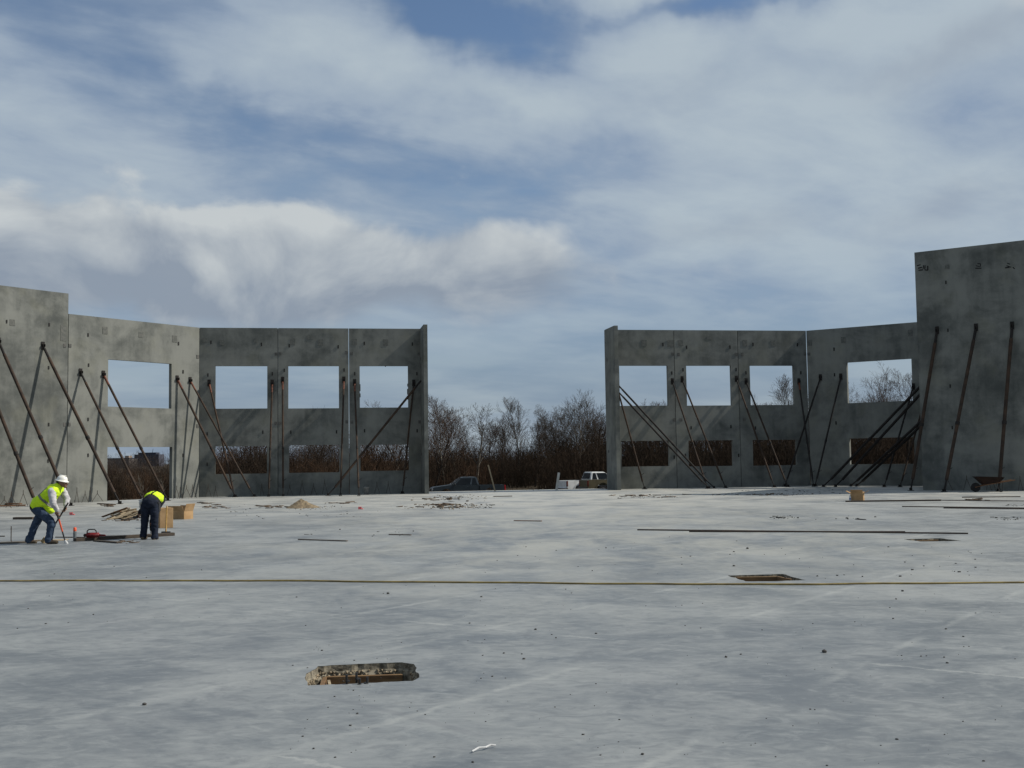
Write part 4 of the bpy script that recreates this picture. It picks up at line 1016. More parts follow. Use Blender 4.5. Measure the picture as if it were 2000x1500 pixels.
# worker one: striding right, bent over two tools
def worker_one():
    base = ground(80, 1062); K_ = 25.0 / 2250
    Rr = lambda px, py, y=0.0: Vector(((px - 80) * K_, y, (1062 - py) * K_))
    root = None
    hip = Rr(77, 994, .0); hr, hl = hip + Vector((.02, -.10, -.03)), hip + Vector((.03, .10, -.03))
    # near (right) leg trails left, far leg... the leading knee is the near one in the photo
    kF, aF = Rr(104, 1021, -.12), Rr(100.5, 1055, -.13); kB, aB = Rr(63.5, 1028, .10), Rr(54.5, 1056, .10)
    chest = Rr(101, 962, .0); neck = Rr(113, 950, .0); head = Rr(119.5, 945, -.01)
    sR, sL = Rr(107, 961, -.19), Rr(112, 957, .19)
    eR, eL = Rr(112.5, 984, -.27), Rr(121, 978, .24); wR, wL = Rr(116.5, 997, -.17), Rr(122.5, 990, .14)
    hR, hL = Rr(115.5, 1003.5, -.13), Rr(121.5, 995.5, .10)
    caps = [(hip, .13, Rr(90, 978), .135, ((0, 1, 0), 1.2)), (Rr(90, 978), .135, chest, .15, ((0, 1, 0), 1.25)), (chest, .14, neck, .07), (neck, .058, head, .062),
            (head + Vector((.0, 0, .03)), .096, head + Vector((.035, 0, -.01)), .082, ((0, 1, 0), .86)), (head + Vector((.05, 0, -.05)), .055, head + Vector((.07, 0, -.075)), .04),
            (head + Vector((.10, 0, -.01)), .018, head + Vector((.125, 0, -.03)), .016),
            (head + Vector((.0, -.078, 0)), .022, head + Vector((.0, -.084, -.03)), .016), (head + Vector((.0, .078, 0)), .022, head + Vector((.0, .084, -.03)), .016)]
    for h_, k_, a_ in ((hr, kF, aF), (hl, kB, aB)): caps += [(h_, .088, k_, .058), (k_, .055, a_, .038), (a_, .04, a_ + Vector((.10, 0, -.035)), .032)]
    for s_, e_, w_ in ((sR, eR, wR), (sL, eL, wL)): caps += [(chest, .09, s_, .066), (s_, .056, e_, .042), (e_, .040, w_, .028)]
    tip = Rr(131, 1057, -.12); d1 = (hR - tip).normalized()
    hand(caps, wR, hR + Vector((-.012, -.03, .01)), (.35, .25, -1), (.5, 1, .1), side=1); hand(caps, wL, hL + Vector((.0, .03, .01)), (-.3, -.2, -1), (-.3, -1, 0), side=-1)
    body = blob('person', caps, 'skin', None, .008, 2); body.location = base
    props(body, 'person in white hard hat and yellow vest striding right, leaning over a long handled tool', 'person')
    P = body
    blob('trousers', [(hip + Vector((-.03, 0, .02)), .165, hip + Vector((.06, 0, -.02)), .15, ((0, 1, 0), 1.12)), (hr, .112, kF, .085), (kF, .084, aF + Vector((0, 0, .02)), .073), (hl, .112, kB, .083), (kB, .083, aB + Vector((0, 0, .02)), .073),
                      (kF + Vector((-.02, 0, .05)), .08, kF + Vector((.01, 0, -.05)), .088), (aF + Vector((-.015, 0, .05)), .078, aF + Vector((-.02, 0, .01)), .080), (aB + Vector((-.015, 0, .05)), .078, aB + Vector((-.02, 0, .01)), .080)], 'denim', P, .013, 3)
    for a_, dx in ((aF, .16), (aB, .12)):
        blob('boot', [(a_ + Vector((-.02, 0, .01)), .058, a_ + Vector((-.015, 0, -.02)), .056), (a_ + Vector((-.03, 0, -.03)), .046, a_ + Vector((dx, 0, -.040)), .040)], 'boot', P, .011, 2)
    vest = blob('vest', [(Rr(76, 985), .175, Rr(90, 975), .172, ((0, 1, 0), 1.18)), (Rr(90, 975), .172, Rr(103, 961), .165, ((0, 1, 0), 1.30)), (Rr(103, 961), .15, Rr(111, 953), .10, ((0, 1, 0), 1.5)),
                         (Rr(93, 986), .14, Rr(97, 996), .105, ((0, 1, 0), 1.3)), (Rr(74, 988), .13, Rr(72, 989), .15, ((0, 1, 0), 1.25)), (Rr(108, 958, -.10), .095, Rr(109, 960, -.17), .085), (Rr(110, 957, .10), .095, Rr(112, 957, .17), .085)], 'hi_vis', P, .014, 4)
    ax = (Rr(104, 958) - Rr(78, 986)).normalized(); o0 = Rr(78, 986)
    def wa(c, lo, hi): return lo < (c - o0).dot(ax) < hi
    band('reflective_stripe', vest, lambda c: wa(c, .135, .190), 'reflective', vest)
    band('reflective_stripe', vest, lambda c: wa(c, .19, .40) and c.y < 0 and abs(c.y + .115) < .026 and c.z > o0.z + .05, 'reflective', vest)
    band('reflective_stripe', vest, lambda c: wa(c, .19, .40) and abs(c.y - .115) < .026 and c.z > o0.z + .05, 'reflective', vest)
    band('hem_binding', vest, lambda c: wa(c, -.9, -.13), 'vest_trim', vest, .003)
    for s_, e_, w_ in ((sR, eR, wR), (sL, eL, wL)):
        blob('sleeve', [(s_, .088, e_, .070), (e_, .070, w_, .050), (s_.lerp(e_, .55), .078, s_.lerp(e_, .75), .078)], 'shirt_grey', P, .012, 2)
    blob('hair', [(head + Vector((-.045, 0, .03)), .078, head + Vector((-.055, 0, -.03)), .062, ((0, 1, 0), .95))], 'hair', P, .01, 2)
    hat = hard_hat(P, head + Vector((.005, 0, .055)), (.22, -.05, 1), (1, -.05, 0), 'hat_white')
    for s in (-1, 1):
        bm = bmesh.new(); bmesh.ops.create_uvsphere(bm, u_segments=8, v_segments=6, radius=.011, matrix=Matrix.Translation(head + Vector((.098, s * .034, .004)))); link('eye', bm_mesh('eye', bm, True), 'hair', P)
    # tools held in the gloved hands
    t = empty('long_handled_scraper', base, 'orange handled scraper with a white head in the hands of the leaning worker in yellow', 'tool')
    top = hR + (hR - tip).normalized() * .14
    tube_obj('handle', tip.lerp(top, .28), top, .019, 'tool_orange', t); tube_obj('shaft', tip, tip.lerp(top, .29), .016, 'tool_black', t)
    grip = hR.lerp(tip, .10); tube_obj('grip', grip + d1 * .07, grip - d1 * .07, .027, 'tool_black', t)
    blob('head', [(tip, .030, tip + Vector((.03, 0, -.05)), .040, ((0, 1, 0), .7)), (tip + Vector((.03, 0, -.055)), .028, tip + Vector((.062, 0, -.075)), .016)], 'white_scrap', t, .008, 1)
    t = empty('push_broom', base, 'tan bristled broom with a dark handle slanting behind the worker striding in yellow', 'broom')
    b0, b1 = Rr(84, 1051, .22), hL + (hL - Rr(84, 1051, .22)).normalized() * .16
    tube_obj('handle', b0, b1, .017, 'tool_black', t)
    M = Matrix.Rotation(.5, 4, 'Y') ; M.translation = Rr(82.2, 1054.5, .22)
    box_obj('bristles', (0, 0, -.025), (.07, .30, .10), 'bristle', t, .01, M); box_obj('block', (0, 0, .04), (.055, .31, .03), 'wood_pale', t, .006, M)
    for a_, b_ in ((t, 1),): pass
    return base
worker_one()

def worker_two():
    base = ground(291, 1053.5); K_ = 26.4 / 2250
    Rr = lambda px, py, y=0.0: Vector(((px - 291) * K_, y, (1049 - py) * K_))
    hip = Rr(291.5, 984, .05)
    hl, hr = Rr(283.5, 986, .03), Rr(300, 986, .03)
    kl, al = Rr(282, 1017, .02), Rr(280.5, 1043, .0); kr, ar_ = Rr(302, 1018, -.02), Rr(303.5, 1046, -.05)
    chest = Rr(289, 975, .46); neck = Rr(278, 977, .52); head = Rr(267, 984, .52)
    sl, sr = Rr(273, 979, .46), Rr(304, 975, .44)
    el, wl, hlh = Rr(267, 993, .42), Rr(263, 1000, .34), Rr(262, 1003, .33)
    er, wr, hrh = Rr(293.5, 998, .34), Rr(289.5, 1015, .22), Rr(289, 1021, .20)
    caps = [(hip, .14, Rr(291, 974, .25), .14, ((1, 0, 0), 1.15)), (Rr(291, 974, .25), .14, chest, .15, ((1, 0, 0), 1.25)), (chest, .13, neck, .07), (neck, .058, head, .064),
            (head, .094, head + Vector((-.02, .05, -.02)), .082), (head + Vector((-.03, .07, -.05)), .05, head + Vector((-.04, .08, -.07)), .038), (head + Vector((-.03, .12, -.02)), .017, head + Vector((-.04, .135, -.03)), .015),
            (hl, .088, kl, .058), (kl, .055, al, .04), (al, .04, al + Vector((-.01, .10, -.035)), .034), (hr, .088, kr, .058), (kr, .055, ar_, .04), (ar_, .04, ar_ + Vector((.01, .10, -.035)), .034)]
    for s_, e_, w_ in ((sl, el, wl), (sr, er, wr)): caps += [(chest, .09, s_, .066), (s_, .055, e_, .042), (e_, .04, w_, .028)]
    hand(caps, wl, hlh, (-.2, 0, -1), (.5, .5, 0)); hand(caps, wr, hrh, (0, .1, -1), (0, .8, .1))
    P = blob('person', caps, 'skin', None, .008, 2); P.location = base
    props(P, 'person in dark jeans bent double with back to camera, drilling into a plank', 'person')
    blob('trousers', [(hip + Vector((0, -.01, .03)), .165, hip + Vector((0, .09, .02)), .15, ((1, 0, 0), 1.12)), (hl, .112, kl, .085), (kl, .083, al + Vector((0, 0, .02)), .074), (hr, .112, kr, .085), (kr, .083, ar_ + Vector((0, 0, .02)), .074),
                      (al + Vector((0, -.01, .04)), .080, al + Vector((0, -.015, .01)), .082), (ar_ + Vector((0, -.01, .04)), .08, ar_ + Vector((0, -.015, .01)), .082)], 'denim_dark', P, .013, 3)
    for a_ in (al, ar_):
        blob('boot', [(a_ + Vector((0, -.02, .01)), .058, a_ + Vector((0, -.015, -.02)), .056), (a_ + Vector((0, -.05, -.03)), .05, a_ + Vector((.01, .13, -.040)), .042)], 'boot', P, .011, 2)
    blob('shirt', [(Rr(291, 978, .08), .155, Rr(291, 974, .25), .158, ((1, 0, 0), 1.2)), (Rr(291, 974, .25), .155, chest, .162, ((1, 0, 0), 1.28)), (chest, .10, sl, .085), (chest, .10, sr, .085)], 'shirt_black', P, .013, 3)
    vest = blob('vest', [(Rr(291.5, 972, .20), .155, Rr(291, 972, .32), .165, ((1, 0, 0), 1.25)), (Rr(291, 972, .32), .165, chest + Vector((0, 0, .01)), .172, ((1, 0, 0), 1.33)), (chest, .12, sl.lerp(chest, .2), .10), (chest, .12, sr.lerp(chest, .2), .10)], 'hi_vis', P, .014, 4)
    band('reflective_stripe', vest, lambda c: abs(c.x - .02 - (c.z - 1.0) * .6) < .022, 'vest_trim', vest)
    band('hem_binding', vest, lambda c: c.y < .085, 'vest_trim', vest, .003)
    for s_, e_, w_ in ((sl, el, wl), (sr, er, wr)):
        blob('sleeve', [(s_, .085, e_, .066), (e_, .064, w_, .046)], 'shirt_black', P, .012, 2)
    bm = bmesh.new(); add_box(bm, (.17, .06, .71), (.10, .16, .22)); bmesh.ops.bevel(bm, geom=bm.edges[:], offset=.02, segments=2, affect='EDGES')
    link('tool_pouch', bm_mesh('tool_pouch', bm), 'tool_black', P)
    hard_hat(P, head + Vector((.015, -.045, .03)), (-.45, -.55, .65), (-.6, .7, -.4), 'hat_grey')
    for s in (-1, 1):
        bm = bmesh.new(); bmesh.ops.create_uvsphere(bm, u_segments=8, v_segments=6, radius=.011, matrix=Matrix.Translation(head + Vector((-.03 + s * .03, .115, .0)))); link('eye', bm_mesh('eye', bm, True), 'hair', P)
    t = empty('power_drill', base, 'black power drill held upright between the legs of the bent worker', 'drill')
    dz = hrh + Vector((0, .03, -.06))
    blob('drill_body', [(dz + Vector((0, 0, .10)), .045, dz + Vector((0, 0, -.07)), .034), (dz + Vector((0, .02, .08)), .034, dz + Vector((0, .16, .07)), .03)], 'tool_black', t, .01, 1)
    tube_obj('chuck', dz + Vector((0, 0, -.09)), dz + Vector((0, 0, -.15)), .022, 'tool_steel', t); tube_obj('bit', dz + Vector((0, 0, -.15)), (dz.x, dz.y, .10), .008, 'tool_steel', t)
    t = empty('hand_sledge', base, 'dark handled hand tool gripped low by the left arm of the bent worker', 'tool')
    tube_obj('handle', hlh + Vector((.07, .02, .09)), hlh + Vector((-.06, -.01, -.05)), .016, 'tool_black', t); box_obj('head', hlh + Vector((-.07, -.01, -.06)), (.10, .06, .06), 'tool_black', t, .01)
worker_two()

# ------------------------------------------------------------------ things lying about
def bar(name, label, cat, a, b, sec, mat, group=None, lift=0.0, Z=(0.0, 0.0)):
    """straight timber or board between two floor points"""
    a = ground(*a); b = ground(*b); a.z += Z[0]; b.z += Z[1]; d = b - a; w, h = sec
    bm = bmesh.new(); add_box(bm, (0, 0, 0), (d.length, w, h)); bmesh.ops.bevel(bm, geom=bm.edges[:], offset=min(w, h) * .08, segments=1, affect='EDGES')
    o = link(name, bm_mesh(name, bm), mat); o.location = (a + b) / 2 + Vector((0, 0, h / 2 + .002 + lift))
    o.rotation_euler = (0, -math.asin(d.z / d.length), math.atan2(d.y, d.x))
    return props(o, label, cat, group)
def rod(name, label, cat, pts, r, mat, group=None, sides=6):
    P = [Vector(p) for p in pts]; c = P[0]
    bm = bmesh.new(); add_path(bm, [p - c for p in P], r, sides)
    o = link(name, bm_mesh(name, bm), mat); o.location = c
    return props(o, label, cat, group)
gz = lambda x, y, z: ground(x, y) + Vector((0, 0, z))

hose = [gz(-40 + i * 40, 1135.5 + 7.0 * (0 if i < 14 else min(1, (i - 14) / 20)) - (0 if i < 41 else (i - 41) * .35) + .55 * math.sin(i * .9) * math.sin(i * .23 + 1), .012) for i in range(53)]
rod('air_hose', 'long thin yellow brown hose stretched across the whole slab', 'hose', hose, .0115, 'hose_yellow', None, 8)
rod('rebar', 'longest of the two thin bars lying parallel right of centre', 'rebar', [gz(1245, 1035.8, .014), gz(1560, 1039.3, .014), gz(1891, 1043.2, .014)], .017, 'rebar_rust', 'loose steel bars on the slab')
rod('rebar', 'shorter bar lying just in front of the longest bar right of centre', 'rebar', [gz(1346, 1039.3, .014), gz(1768, 1039.9, .014)], .017, 'rebar_rust', 'loose steel bars on the slab')
rod('rebar', 'bar running off the right edge in front of the right cardboard box', 'rebar', [gz(1762, 990, .014), gz(2030, 993.5, .014)], .017, 'rebar_rust', 'loose steel bars on the slab')
rod('rebar', 'short bar overlapping the one that leaves the right edge', 'rebar', [gz(1843, 993, .014), gz(2030, 995, .014)], .014, 'rebar_rust', 'loose steel bars on the slab')
rod('rebar', 'bar lying before the wheelbarrow', 'rebar', [gz(1879, 972, .014), gz(1993, 970.8, .014)], .022, 'rebar_rust', 'loose steel bars on the slab')
rod('rebar', 'faint long bar right of the dark timber by the right box', 'rebar', [gz(1840, 977.8, .014), gz(2020, 979.5, .014)], .014, 'rebar_rust', 'loose steel bars on the slab')
rod('bent_rebar', 'thin bar bent upright left of the striding worker', 'rebar', [gz(20.5, 1030, 0) * 1.0 if False else ground(21.5, 1060) + Vector((0, 0, .36)), ground(21.5, 1060) + Vector((0, 0, .05)), ground(24, 1060.5) + Vector((0, 0, .02)), gz(100, 1055, .015)], .010, 'rebar_rust')
rod('rebar', 'thin bar lying behind the spray can', 'rebar', [gz(108, 1050, .012), gz(166, 1050.5, .012)], .012, 'rebar_rust', 'loose steel bars on the slab')
rod('rebar', 'bar stub at the left photo edge behind the striding worker', 'rebar', [gz(-20, 1048, .012), gz(9, 1048.3, .012)], .014, 'rebar_rust', 'loose steel bars on the slab')
bar('timber', 'long dark timber lying right of the orange spray can under the bent worker', 'timber', (146, 1057.5), (339, 1046), (.14, .07), 'wood_dark', 'timbers on the slab')
bar('timber', 'second dark timber behind the red saw', 'timber', (176, 1052.5), (296, 1049), (.12, .06), 'wood_dark', 'timbers on the slab')
bar('timber', 'dark board in front of the red saw', 'timber', (186, 1057.5), (232, 1061), (.10, .03), 'wood_dark', 'timbers on the slab')
bar('timber', 'flat grey strip for the shadow of the striding worker, running off the left edge', 'timber', (-40, 1063), (52, 1060), (.30, .03), 'wood_grey', 'timbers on the slab')  # the worker's ground shadow, built as a flat grey strip
bar('timber', 'tan flattened board under the striding worker', 'timber', (62, 1056.5), (132, 1054.5), (.5, .006), 'wood_pale', 'timbers on the slab')
bar('timber', 'black flat timber lying behind the striding worker', 'timber', (28, 1014.5), (66, 1014.2), (.2, .07), 'wood_dark', 'timbers on the slab')
bar('timber', 'dark timber lying just right of the right cardboard box', 'timber', (1652, 980.5), (1838, 978.3), (.14, .05), 'wood_dark', 'timbers on the slab')
bar('lath', 'grey lath lying alone left of centre', 'lath', (583, 1054.5), (678, 1057.5), (.05, .022), 'wood_grey', 'thin strips of wood')
bar('lath', 'short pale lath lying right of the grey one', 'lath', (760, 1044.6), (803, 1045.6), (.045, .02), 'wood_grey', 'thin strips of wood')
bar('lath', 'brown lath lying in the centre of the slab', 'lath', (1004, 1017.6), (1058, 1018.4), (.05, .02), 'wood_brown', 'thin strips of wood')
bar('lath', 'dark lath below the gap left of the debris patch', 'lath', (1000, 969.5), (964, 970.3), (.12, .03), 'wood_dark', 'thin strips of wood')
bar('plank', 'brown plank on the slab at the far left wall foot', 'plank', (-30, 990), (50, 988), (.25, .05), 'wood_brown', 'brown planks by the left wall')
bar('plank', 'upper brown plank overlapping the other at the far left', 'plank', (-30, 987), (40, 987.5), (.18, .05), 'wood_brown', 'brown planks by the left wall', lift=.05)
bar('plank', 'narrow dark plank behind the scrap wood pile', 'plank', (192, 984.6), (224, 986.3), (.12, .04), 'wood_dark')
# scraps pile left of the bent worker
pl = empty('scrap_wood_pile', gz(247, 1013, 0), 'heap of pale splintered form boards behind the bent worker', 'wood pile')
pc = pl.location.copy(); n = 0
for i in range(26):
    a = ground(247 + random.uniform(-24, 22), 1012 + random.uniform(-5, 3)) - pc
    L = random.uniform(.35, 1.0); M = Matrix.Translation(a + Vector((0, 0, random.uniform(.03, .22)))) @ Matrix.Rotation(random.uniform(-.5, .9), 4, 'Z') @ Matrix.Rotation(random.uniform(-.45, .1), 4, 'Y') @ Matrix.Rotation(random.uniform(-.6, .6), 4, 'X')
    box_obj('board', (0, 0, 0), (L, random.uniform(.06, .16), .022), random.choice(['wood_pale', 'wood_pale', 'wood_pale', 'wood_brown']), pl, 0, M)
# cardboard boxes
def carton(name, label, px, py, w, d, h, rotz, open_=True, mats=('cardboard', 'cardboard_inside')):
    root = empty(name, ground(px, py), label, 'cardboard box', 'cardboard boxes', rotz); t = .012
    bm = bmesh.new()
    add_box(bm, (0, -d / 2 + t / 2, h / 2), (w, t, h)); add_box(bm, (0, d / 2 - t / 2, h / 2), (w, t, h)); add_box(bm, (-w / 2 + t / 2, 0, h / 2), (t, d - 2 * t - .002, h)); add_box(bm, (w / 2 - t / 2, 0, h / 2), (t, d - 2 * t - .002, h)); add_box(bm, (0, 0, t / 2 + .001), (w - 2 * t - .002, d - 2 * t - .002, t))
    link('carton', bm_mesh('carton', bm), mats[0], root)
    for s in (-1, 1):
        for ax in (0, 1):
            L = (d if ax == 0 else w); W = (w if ax == 0 else d) * .42; ang = random.uniform(.35, 1.3)
            M = Matrix.Rotation(ax * math.pi / 2, 4, 'Z') @ Matrix.Translation((s * (w if ax == 0 else d) / 2, 0, h + .003)) @ Matrix.Rotation(-s * (math.pi / 2 - ang) if s > 0 else (math.pi / 2 - ang), 4, 'Y')
            box_obj('flap', (s * W / 2, 0, 0), (W, L * .96, t * .6), mats[0] if random.random() < .6 else mats[1], root, 0, M)
    return root
b1 = empty('cardboard_box', ground(322, 1030.5), 'closed tall cardboard box standing right behind the bent worker', 'cardboard box', 'cardboard boxes', R(-62))
box_obj('carton', (0, 0, .26), (.42, .34, .52), 'cardboard', b1, .006); box_obj('tape', (0, 0, .5235), (.43, .06, .004), 'wood_pale', b1)
carton('cardboard_box', 'torn open low cardboard box right of the tall closed box', 354, 1013.5, .56, .42, .24, R(-24))
carton('cardboard_box', 'lone cardboard box with folded flaps near the right wall', 1675, 978.3, .44, .36, .27, R(-24))
def bottle(label, px, py):
    root = empty('water_bottle', ground(px, py), label, 'bottle'); bm = bmesh.new()
    add_lathe(bm, [(.032, .002), (.034, .02), (.034, .14), (.03, .17), (.013, .20), (.013, .215)], 12); link('bottle_body', bm_mesh('bottle_body', bm, True), 'bottle_clear', root)
    bm = bmesh.new(); add_lathe(bm, [(.015, .213), (.015, .235)], 10); link('cap', bm_mesh('cap', bm), 'white_scrap', root)
    bm = bmesh.new(); add_lathe(bm, [(.0355, .06), (.0355, .11)], 12); link('wrapper', bm_mesh('wrapper', bm), 'bottle_blue', root)
bottle('clear water bottle with blue wrapper left of the lone box', 1660.5, 979)
sc = empty('spray_can', ground(146, 1056.5), 'grey spray can with orange cap standing beside the scraper head', 'spray can')
bm = bmesh.new(); add_lathe(bm, [(.034, .0), (.036, .01), (.036, .20), (.03, .22)], 14); link('can', bm_mesh('can', bm, True), 'can_grey', sc)
bm = bmesh.new(); add_lathe(bm, [(.034, .215), (.036, .22), (.033, .29), (.025, .30)], 14); link('cap', bm_mesh('cap', bm, True), 'cap_orange', sc)
# red cut-off saw on the timber
sw = empty('cut_off_saw', gz(181, 1056, .072), 'red saw with a black arched handle resting on the dark timber', 'saw', None, R(-8)); sw.scale = (.78, .78, .70)
bm = bmesh.new(); add_box(bm, (0, 0, .075), (.40, .20, .15)); bmesh.ops.bevel(bm, geom=bm.edges[:], offset=.04, segments=2, affect='EDGES'); link('motor_housing', bm_mesh('motor_housing', bm, True), 'tool_red', sw)
bm = bmesh.new(); add_path(bm, [(-.17, 0, .10), (-.17, 0, .20), (-.12, 0, .25), (.05, 0, .25), (.10, 0, .21), (.12, 0, .12)], .018, 8); link('handle', bm_mesh('handle', bm, True), 'tool_black', sw)
prism('guide_bar', [(.18, .03), (.36, .04), (.40, .065), (.36, .09), (.18, .10)], 0, 'tool_red', sw, .004, -.02, .02)
bm = bmesh.new(); add_box(bm, (-.20, 0, .07), (.10, .16, .10)); bmesh.ops.bevel(bm, geom=bm.edges[:], offset=.02, segments=2, affect='EDGES'); link('rear_grip', bm_mesh('rear_grip', bm), 'tool_black', sw)
# sledgehammer standing on its head
sh = empty('sledgehammer', gz(324, 1046.5, 0), 'sledgehammer standing on its head with a yellow wooden handle', 'sledgehammer')
tube_obj('handle', (0, 0, .08), (.012, .02, .70), .018, 'wood_yellow', sh, .015)
bm = bmesh.new(); add_tube(bm, (-.10, 0, .055), (.10, 0, .055), .05, .05, 8); link('head', bm_mesh('head', bm), 'tool_black', sh)
# wheelbarrow
wb = empty('wheelbarrow', ground(1934, 960.8), 'rusty orange wheelbarrow parked against the tall dark wall', 'wheelbarrow', None, R(172))
bm = bmesh.new()
lo = [(-.32, -.22, .36), (.30, -.22, .32), (.30, .22, .32), (-.32, .22, .36)]; hi = [(-.52, -.34, .62), (.62, -.34, .66), (.62, .34, .66), (-.52, .34, .62)]
A = [bm.verts.new(p) for p in lo]; Bv = [bm.verts.new(p) for p in hi]
bm.faces.new(A)
for i in range(4): bm.faces.new((A[i], A[(i + 1) % 4], Bv[(i + 1) % 4], Bv[i]))
bmesh.ops.solidify(bm, geom=bm.faces[:], thickness=.012)
link('tray', bm_mesh('tray', bm), 'barrow_orange', wb)
for s in (-1, 1):
    bm = bmesh.new(); add_path(bm, [(.62, s * .06, .20), (.25, s * .20, .30), (-.95, s * .28, .50)], .02, 8); link('handle', bm_mesh('handle', bm), 'wood_brown', wb)
    bm = bmesh.new(); add_path(bm, [(-.20, s * .23, .36), (-.32, s * .25, .015), (-.42, s * .25, .015), (-.46, s * .25, .40)], .015, 6); link('leg', bm_mesh('leg', bm), 'tool_black', wb)
M = Matrix.Rotation(math.pi / 2, 4, 'X'); M.translation = (.58, 0, .20)
bm = bmesh.new(); add_lathe(bm, [(.11, -.04), (.19, -.045), (.20, 0), (.19, .045), (.11, .04)], 20, M); wq = link('wheel', bm_mesh('wheel', bm), 'rubber', wb)
bm = bmesh.new(); add_lathe(bm, [(.03, -.03), (.115, -.02), (.115, .02), (.03, .03)], 14, M); link('rim', bm_mesh('rim', bm), 'rim_grey', wq)
# bucket
bk = empty('bucket', ground(715.5, 966), 'pale plastic bucket standing at the foot of the wall left of the gap', 'bucket')
bm = bmesh.new(); add_lathe(bm, [(.13, 0), (.15, .36), (.155, .36), (.155, .38), (.14, .38), (.12, .03)], 18); link('pail', bm_mesh('pail', bm, True), 'bucket_white', bk)
bm = bmesh.new(); add_path(bm, [(-.15, 0, .34), (-.10, 0, .46), (0, 0, .50), (.10, 0, .46), (.15, 0, .34)], .006, 6); link('bail', bm_mesh('bail', bm), 'tool_black', bk)
# stakes at the slab edge
def stake(label, foot, top, sec, mat, lean_depth=0.0):
    a = ground(*foot); b = at_depth(top[0], top[1], a.y + lean_depth); d = b - a
    q = d.to_track_quat('Z', 'X').to_matrix().to_4x4(); q.translation = d / 2
    o = box_obj('stake', (0, 0, 0), (sec[0], sec[1], d.length), mat, None, .004, q); o.location = a; props(o, label, 'stake', 'stakes at the slab edge')
stake('tan wooden stake leaning left beside the dark pickup bed', (967, 959.5), (953.5, 908), (.07, .05), 'wood_pale')
stake('short whitewashed board standing left of the white pickup', (1087, 957), (1091.5, 923), (.13, .04), 'white_board')
# near scraps
ws = [gz(922, 1471, .01), gz(935, 1467, .02), gz(948, 1465, .016), gz(958, 1461.5, .02), gz(968, 1460, .012)]
rod('plastic_strip', 'curled white plastic strip on the nearest slab', 'plastic strip', ws, .0055, 'white_scrap')
lumps = [((1610, 1274.5), .022, 'largest dark lump right of centre on the near slab'), ((1418, 1284), .011, 'small black lump left of the largest lump'), ((758, 1160), .017, 'dark lump just below the hose left of centre'), ((1255, 1474), .009, 'dark lump near the bottom right of centre'),
         ((698, 1394.5), .008, 'dark lump below the nearest pit'), ((282, 1377), .014, 'flat dark scrap low at left'), ((1763, 1155), .016, 'dark lump below the hose at right'), ((1046, 1230), .012, 'dark lump in the middle of the slab'), ((1460, 1072), .024, 'dark chip left of the farthest pit')]
for (px, py), s, lb in lumps:
    bm = bmesh.new(); bmesh.ops.create_icosphere(bm, subdivisions=2, radius=s)
    for v in bm.verts: v.co = Vector((v.co.x * random.uniform(.85, 1.25), v.co.y * random.uniform(.8, 1.1), v.co.z * random.uniform(.5, .9)))
    props(link('concrete_lump', bm_mesh('concrete_lump', bm), 'crumb_dark', None, gz(px, py, s * .5)), lb, 'lump', 'lumps on the slab')
# sand heap
bm = bmesh.new(); sc_ = ground(588, 992); nr, ns = 12, 32
rg = []
for i in range(nr):
    f = i / (nr - 1); rr = f * .58; ring = []
    for k in range(ns):
        a = 2 * math.pi * k / ns; q = rr * (1 + .16 * math.sin(3 * a + 1) + .08 * math.sin(7 * a)); z = .32 * max(0, 1 - f) ** 1.05 + random.uniform(-.03, .03) * (1 - f) + (.006 if f == 1 else 0) * 0
        ring.append(bm.verts.new((q * math.cos(a), q * .8 * math.sin(a), max(z, .0) + .004 - .004 * (f == 1))))
    rg.append(ring)
for a, b in zip(rg[:-1], rg[1:]):
    for k in range(ns): bm.faces.new((a[k], a[(k + 1) % ns], b[(k + 1) % ns], b[k]))
props(link('sand_heap', bm_mesh('sand_heap', bm, True), 'sand', None, sc_), 'small cone shaped heap of brown sand left of centre', 'sand heap', kind='thing')
# pink marks / flags
for px, py, lb in [(139, 1006, 'pink marker scrap right of the striding worker'), (703, 995, 'red scrap on the slab left of centre')]:
    bm = bmesh.new(); add_box(bm, (0, 0, .05), (.12, .02, .09)); add_box(bm, (.06, .03, .02), (.10, .06, .03)); bmesh.ops.bevel(bm, geom=bm.edges[:], offset=.006, segments=1, affect='EDGES')
    props(link('marker_scrap', bm_mesh('marker_scrap', bm), 'pink_flag', None, ground(px, py)), lb, 'scrap', 'red scraps on the slab')
# rebar dowels bent at the wall feet
def dowel(label, p, h, spread, rz):
    bm = bmesh.new(); add_path(bm, [(-spread, 0, .0), (0, 0, h), (spread * 1.2, .04, .0)], .010, 5); add_tube(bm, (0, 0, h * .9), (0, 0, h + .14), .013, .013, 5)
    props(link('rebar_dowel', bm_mesh('rebar_dowel', bm), 'rebar_rust', None, p, rz), label, 'rebar', 'bent bars at the wall feet')
for px, py in [(8, 993), (22, 991), (45, 989.5), (150, 982), (166, 981.5), (176, 981), (190, 980), (345, 974.5), (352, 974), (364, 973.5), (376, 973)]:
    dowel('thin bent bars sticking up at the foot of the sunlit left wall', ground(px, py), random.uniform(.35, .55), random.uniform(.10, .28), LC + random.uniform(-.2, .2))
for px in (408, 422, 512, 566, 590, 612, 634, 735, 757):
    q = wallpt(wall_u(px), -.35); dowel('thin bent bars sticking up at the foot of the left trio of panels', q, random.uniform(.4, .7), random.uniform(.08, .16), WA)
for s in (1.2, 2.0, 2.9, 4.2, 4.9):
    q = TR0 + dirv(RC) * s - nR * .35; dowel('thin bent bars at the foot of the tall dark wall', q, random.uniform(.4, .6), random.uniform(.08, .16), RC)

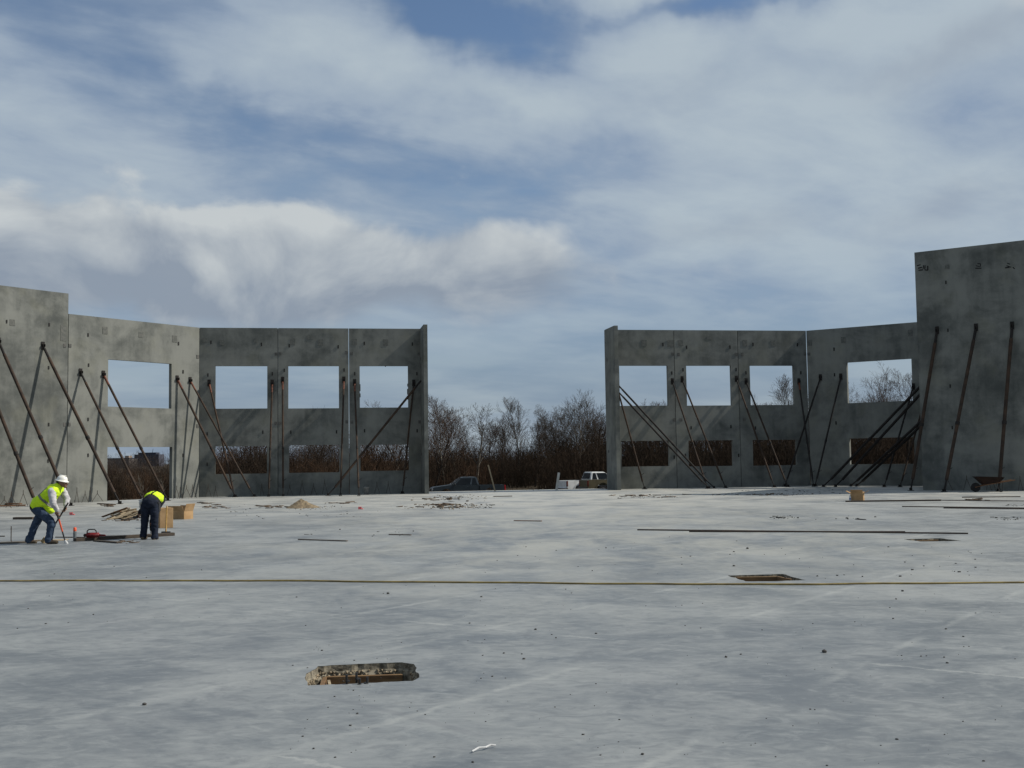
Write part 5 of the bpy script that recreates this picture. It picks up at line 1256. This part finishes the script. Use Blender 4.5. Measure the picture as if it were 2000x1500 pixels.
# strewn debris: splinters, clods and dirt nobody could count
def strew(name, spots, mat, seed):
    rs = random.Random(seed); it = []
    for x0, x1, y0, y1, n, smin, smax, long_ in spots:
        for i in range(n):
            t = rs.gauss(.5, .22) if x1 - x0 < 400 else rs.random(); p = ground(x0 + (x1 - x0) * t, rs.uniform(y0, y1)); s = rs.uniform(smin, smax) * (rs.random() ** 1.5 + .35) * .55
            L = s * (rs.uniform(2, 7) if rs.random() < long_ else 1.2)
            it.append((p + Vector((0, 0, s * .25)), (L, s * .8, s * .55), rs.gauss(0, .5) if L > 2 * s else rs.uniform(0, 6), rs.uniform(-.12, .12)))
    props(link(name, chips_mesh(name, it), mat), kind='stuff')
simple('debris_wood', (0.13, 0.088, 0.055), (0.055, 0.040, 0.028), 3, 0.9)
strew('wood_debris', [(800, 960, 984, 992, 90, .04, .12, .6), (770, 930, 972, 980, 26, .05, .14, .7), (1200, 1330, 966, 972, 60, .04, .12, .5), (1330, 1620, 964, 968, 40, .04, .10, .6), (195, 225, 985, 990, 40, .05, .12, .5), (500, 570, 988, 992, 22, .05, .13, .8), (390, 440, 986, 993, 24, .05, .12, .8),
                        (1880, 1930, 974, 978, 18, .05, .12, .8), (205, 280, 1011, 1018, 70, .03, .09, .5), (380, 430, 982, 985, 12, .06, .12, .8), (215, 275, 1056, 1062, 30, .03, .07, .8), (610, 700, 980, 985, 14, .05, .12, .7)], 'debris_wood', 1)
strew('earth_clods', [(820, 980, 986, 993, 90, .03, .09, .2), (840, 950, 968, 975, 40, .03, .10, .2), (1490, 1570, 1008, 1013, 55, .02, .07, .1), (1600, 1720, 1008, 1016, 10, .03, .08, .2), (1930, 2010, 1010, 1016, 30, .03, .08, .2), (590, 680, 988, 994, 30, .03, .07, .2), (1400, 1740, 955, 966, 60, .03, .10, .3), (560, 760, 996, 1010, 24, .02, .06, .4), (1950, 2010, 985, 989, 16, .03, .08, .2),
                        (560, 900, 1026, 1048, 26, .02, .06, .3), (380, 560, 985, 1015, 30, .03, .07, .3), (1180, 1340, 966, 974, 40, .03, .08, .2)], 'crumb_dark', 2)
strew('dry_dirt', [(790, 970, 984, 995, 130, .03, .09, .1), (560, 640, 990, 996, 60, .03, .08, .1), (830, 960, 967, 976, 70, .03, .09, .1), (1480, 1580, 963, 969, 50, .03, .09, .1), (990, 1070, 955, 958, 30, .04, .12, .1)], 'sand', 3)
strew('concrete_crumbs', [(1500, 1950, 1068, 1130, 46, .020, .046, 0), (560, 1000, 1255, 1490, 60, .008, .020, 0), (900, 2100, 1140, 1300, 80, .012, .028, 0), (900, 2100, 1300, 1500, 66, .008, .018, 0), (-100, 1000, 1060, 1250, 50, .016, .034, 0), (1000, 1500, 1040, 1130, 30, .026, .05, 0), (590, 830, 1260, 1370, 40, .009, .020, 0)], 'crumb_dark', 4)
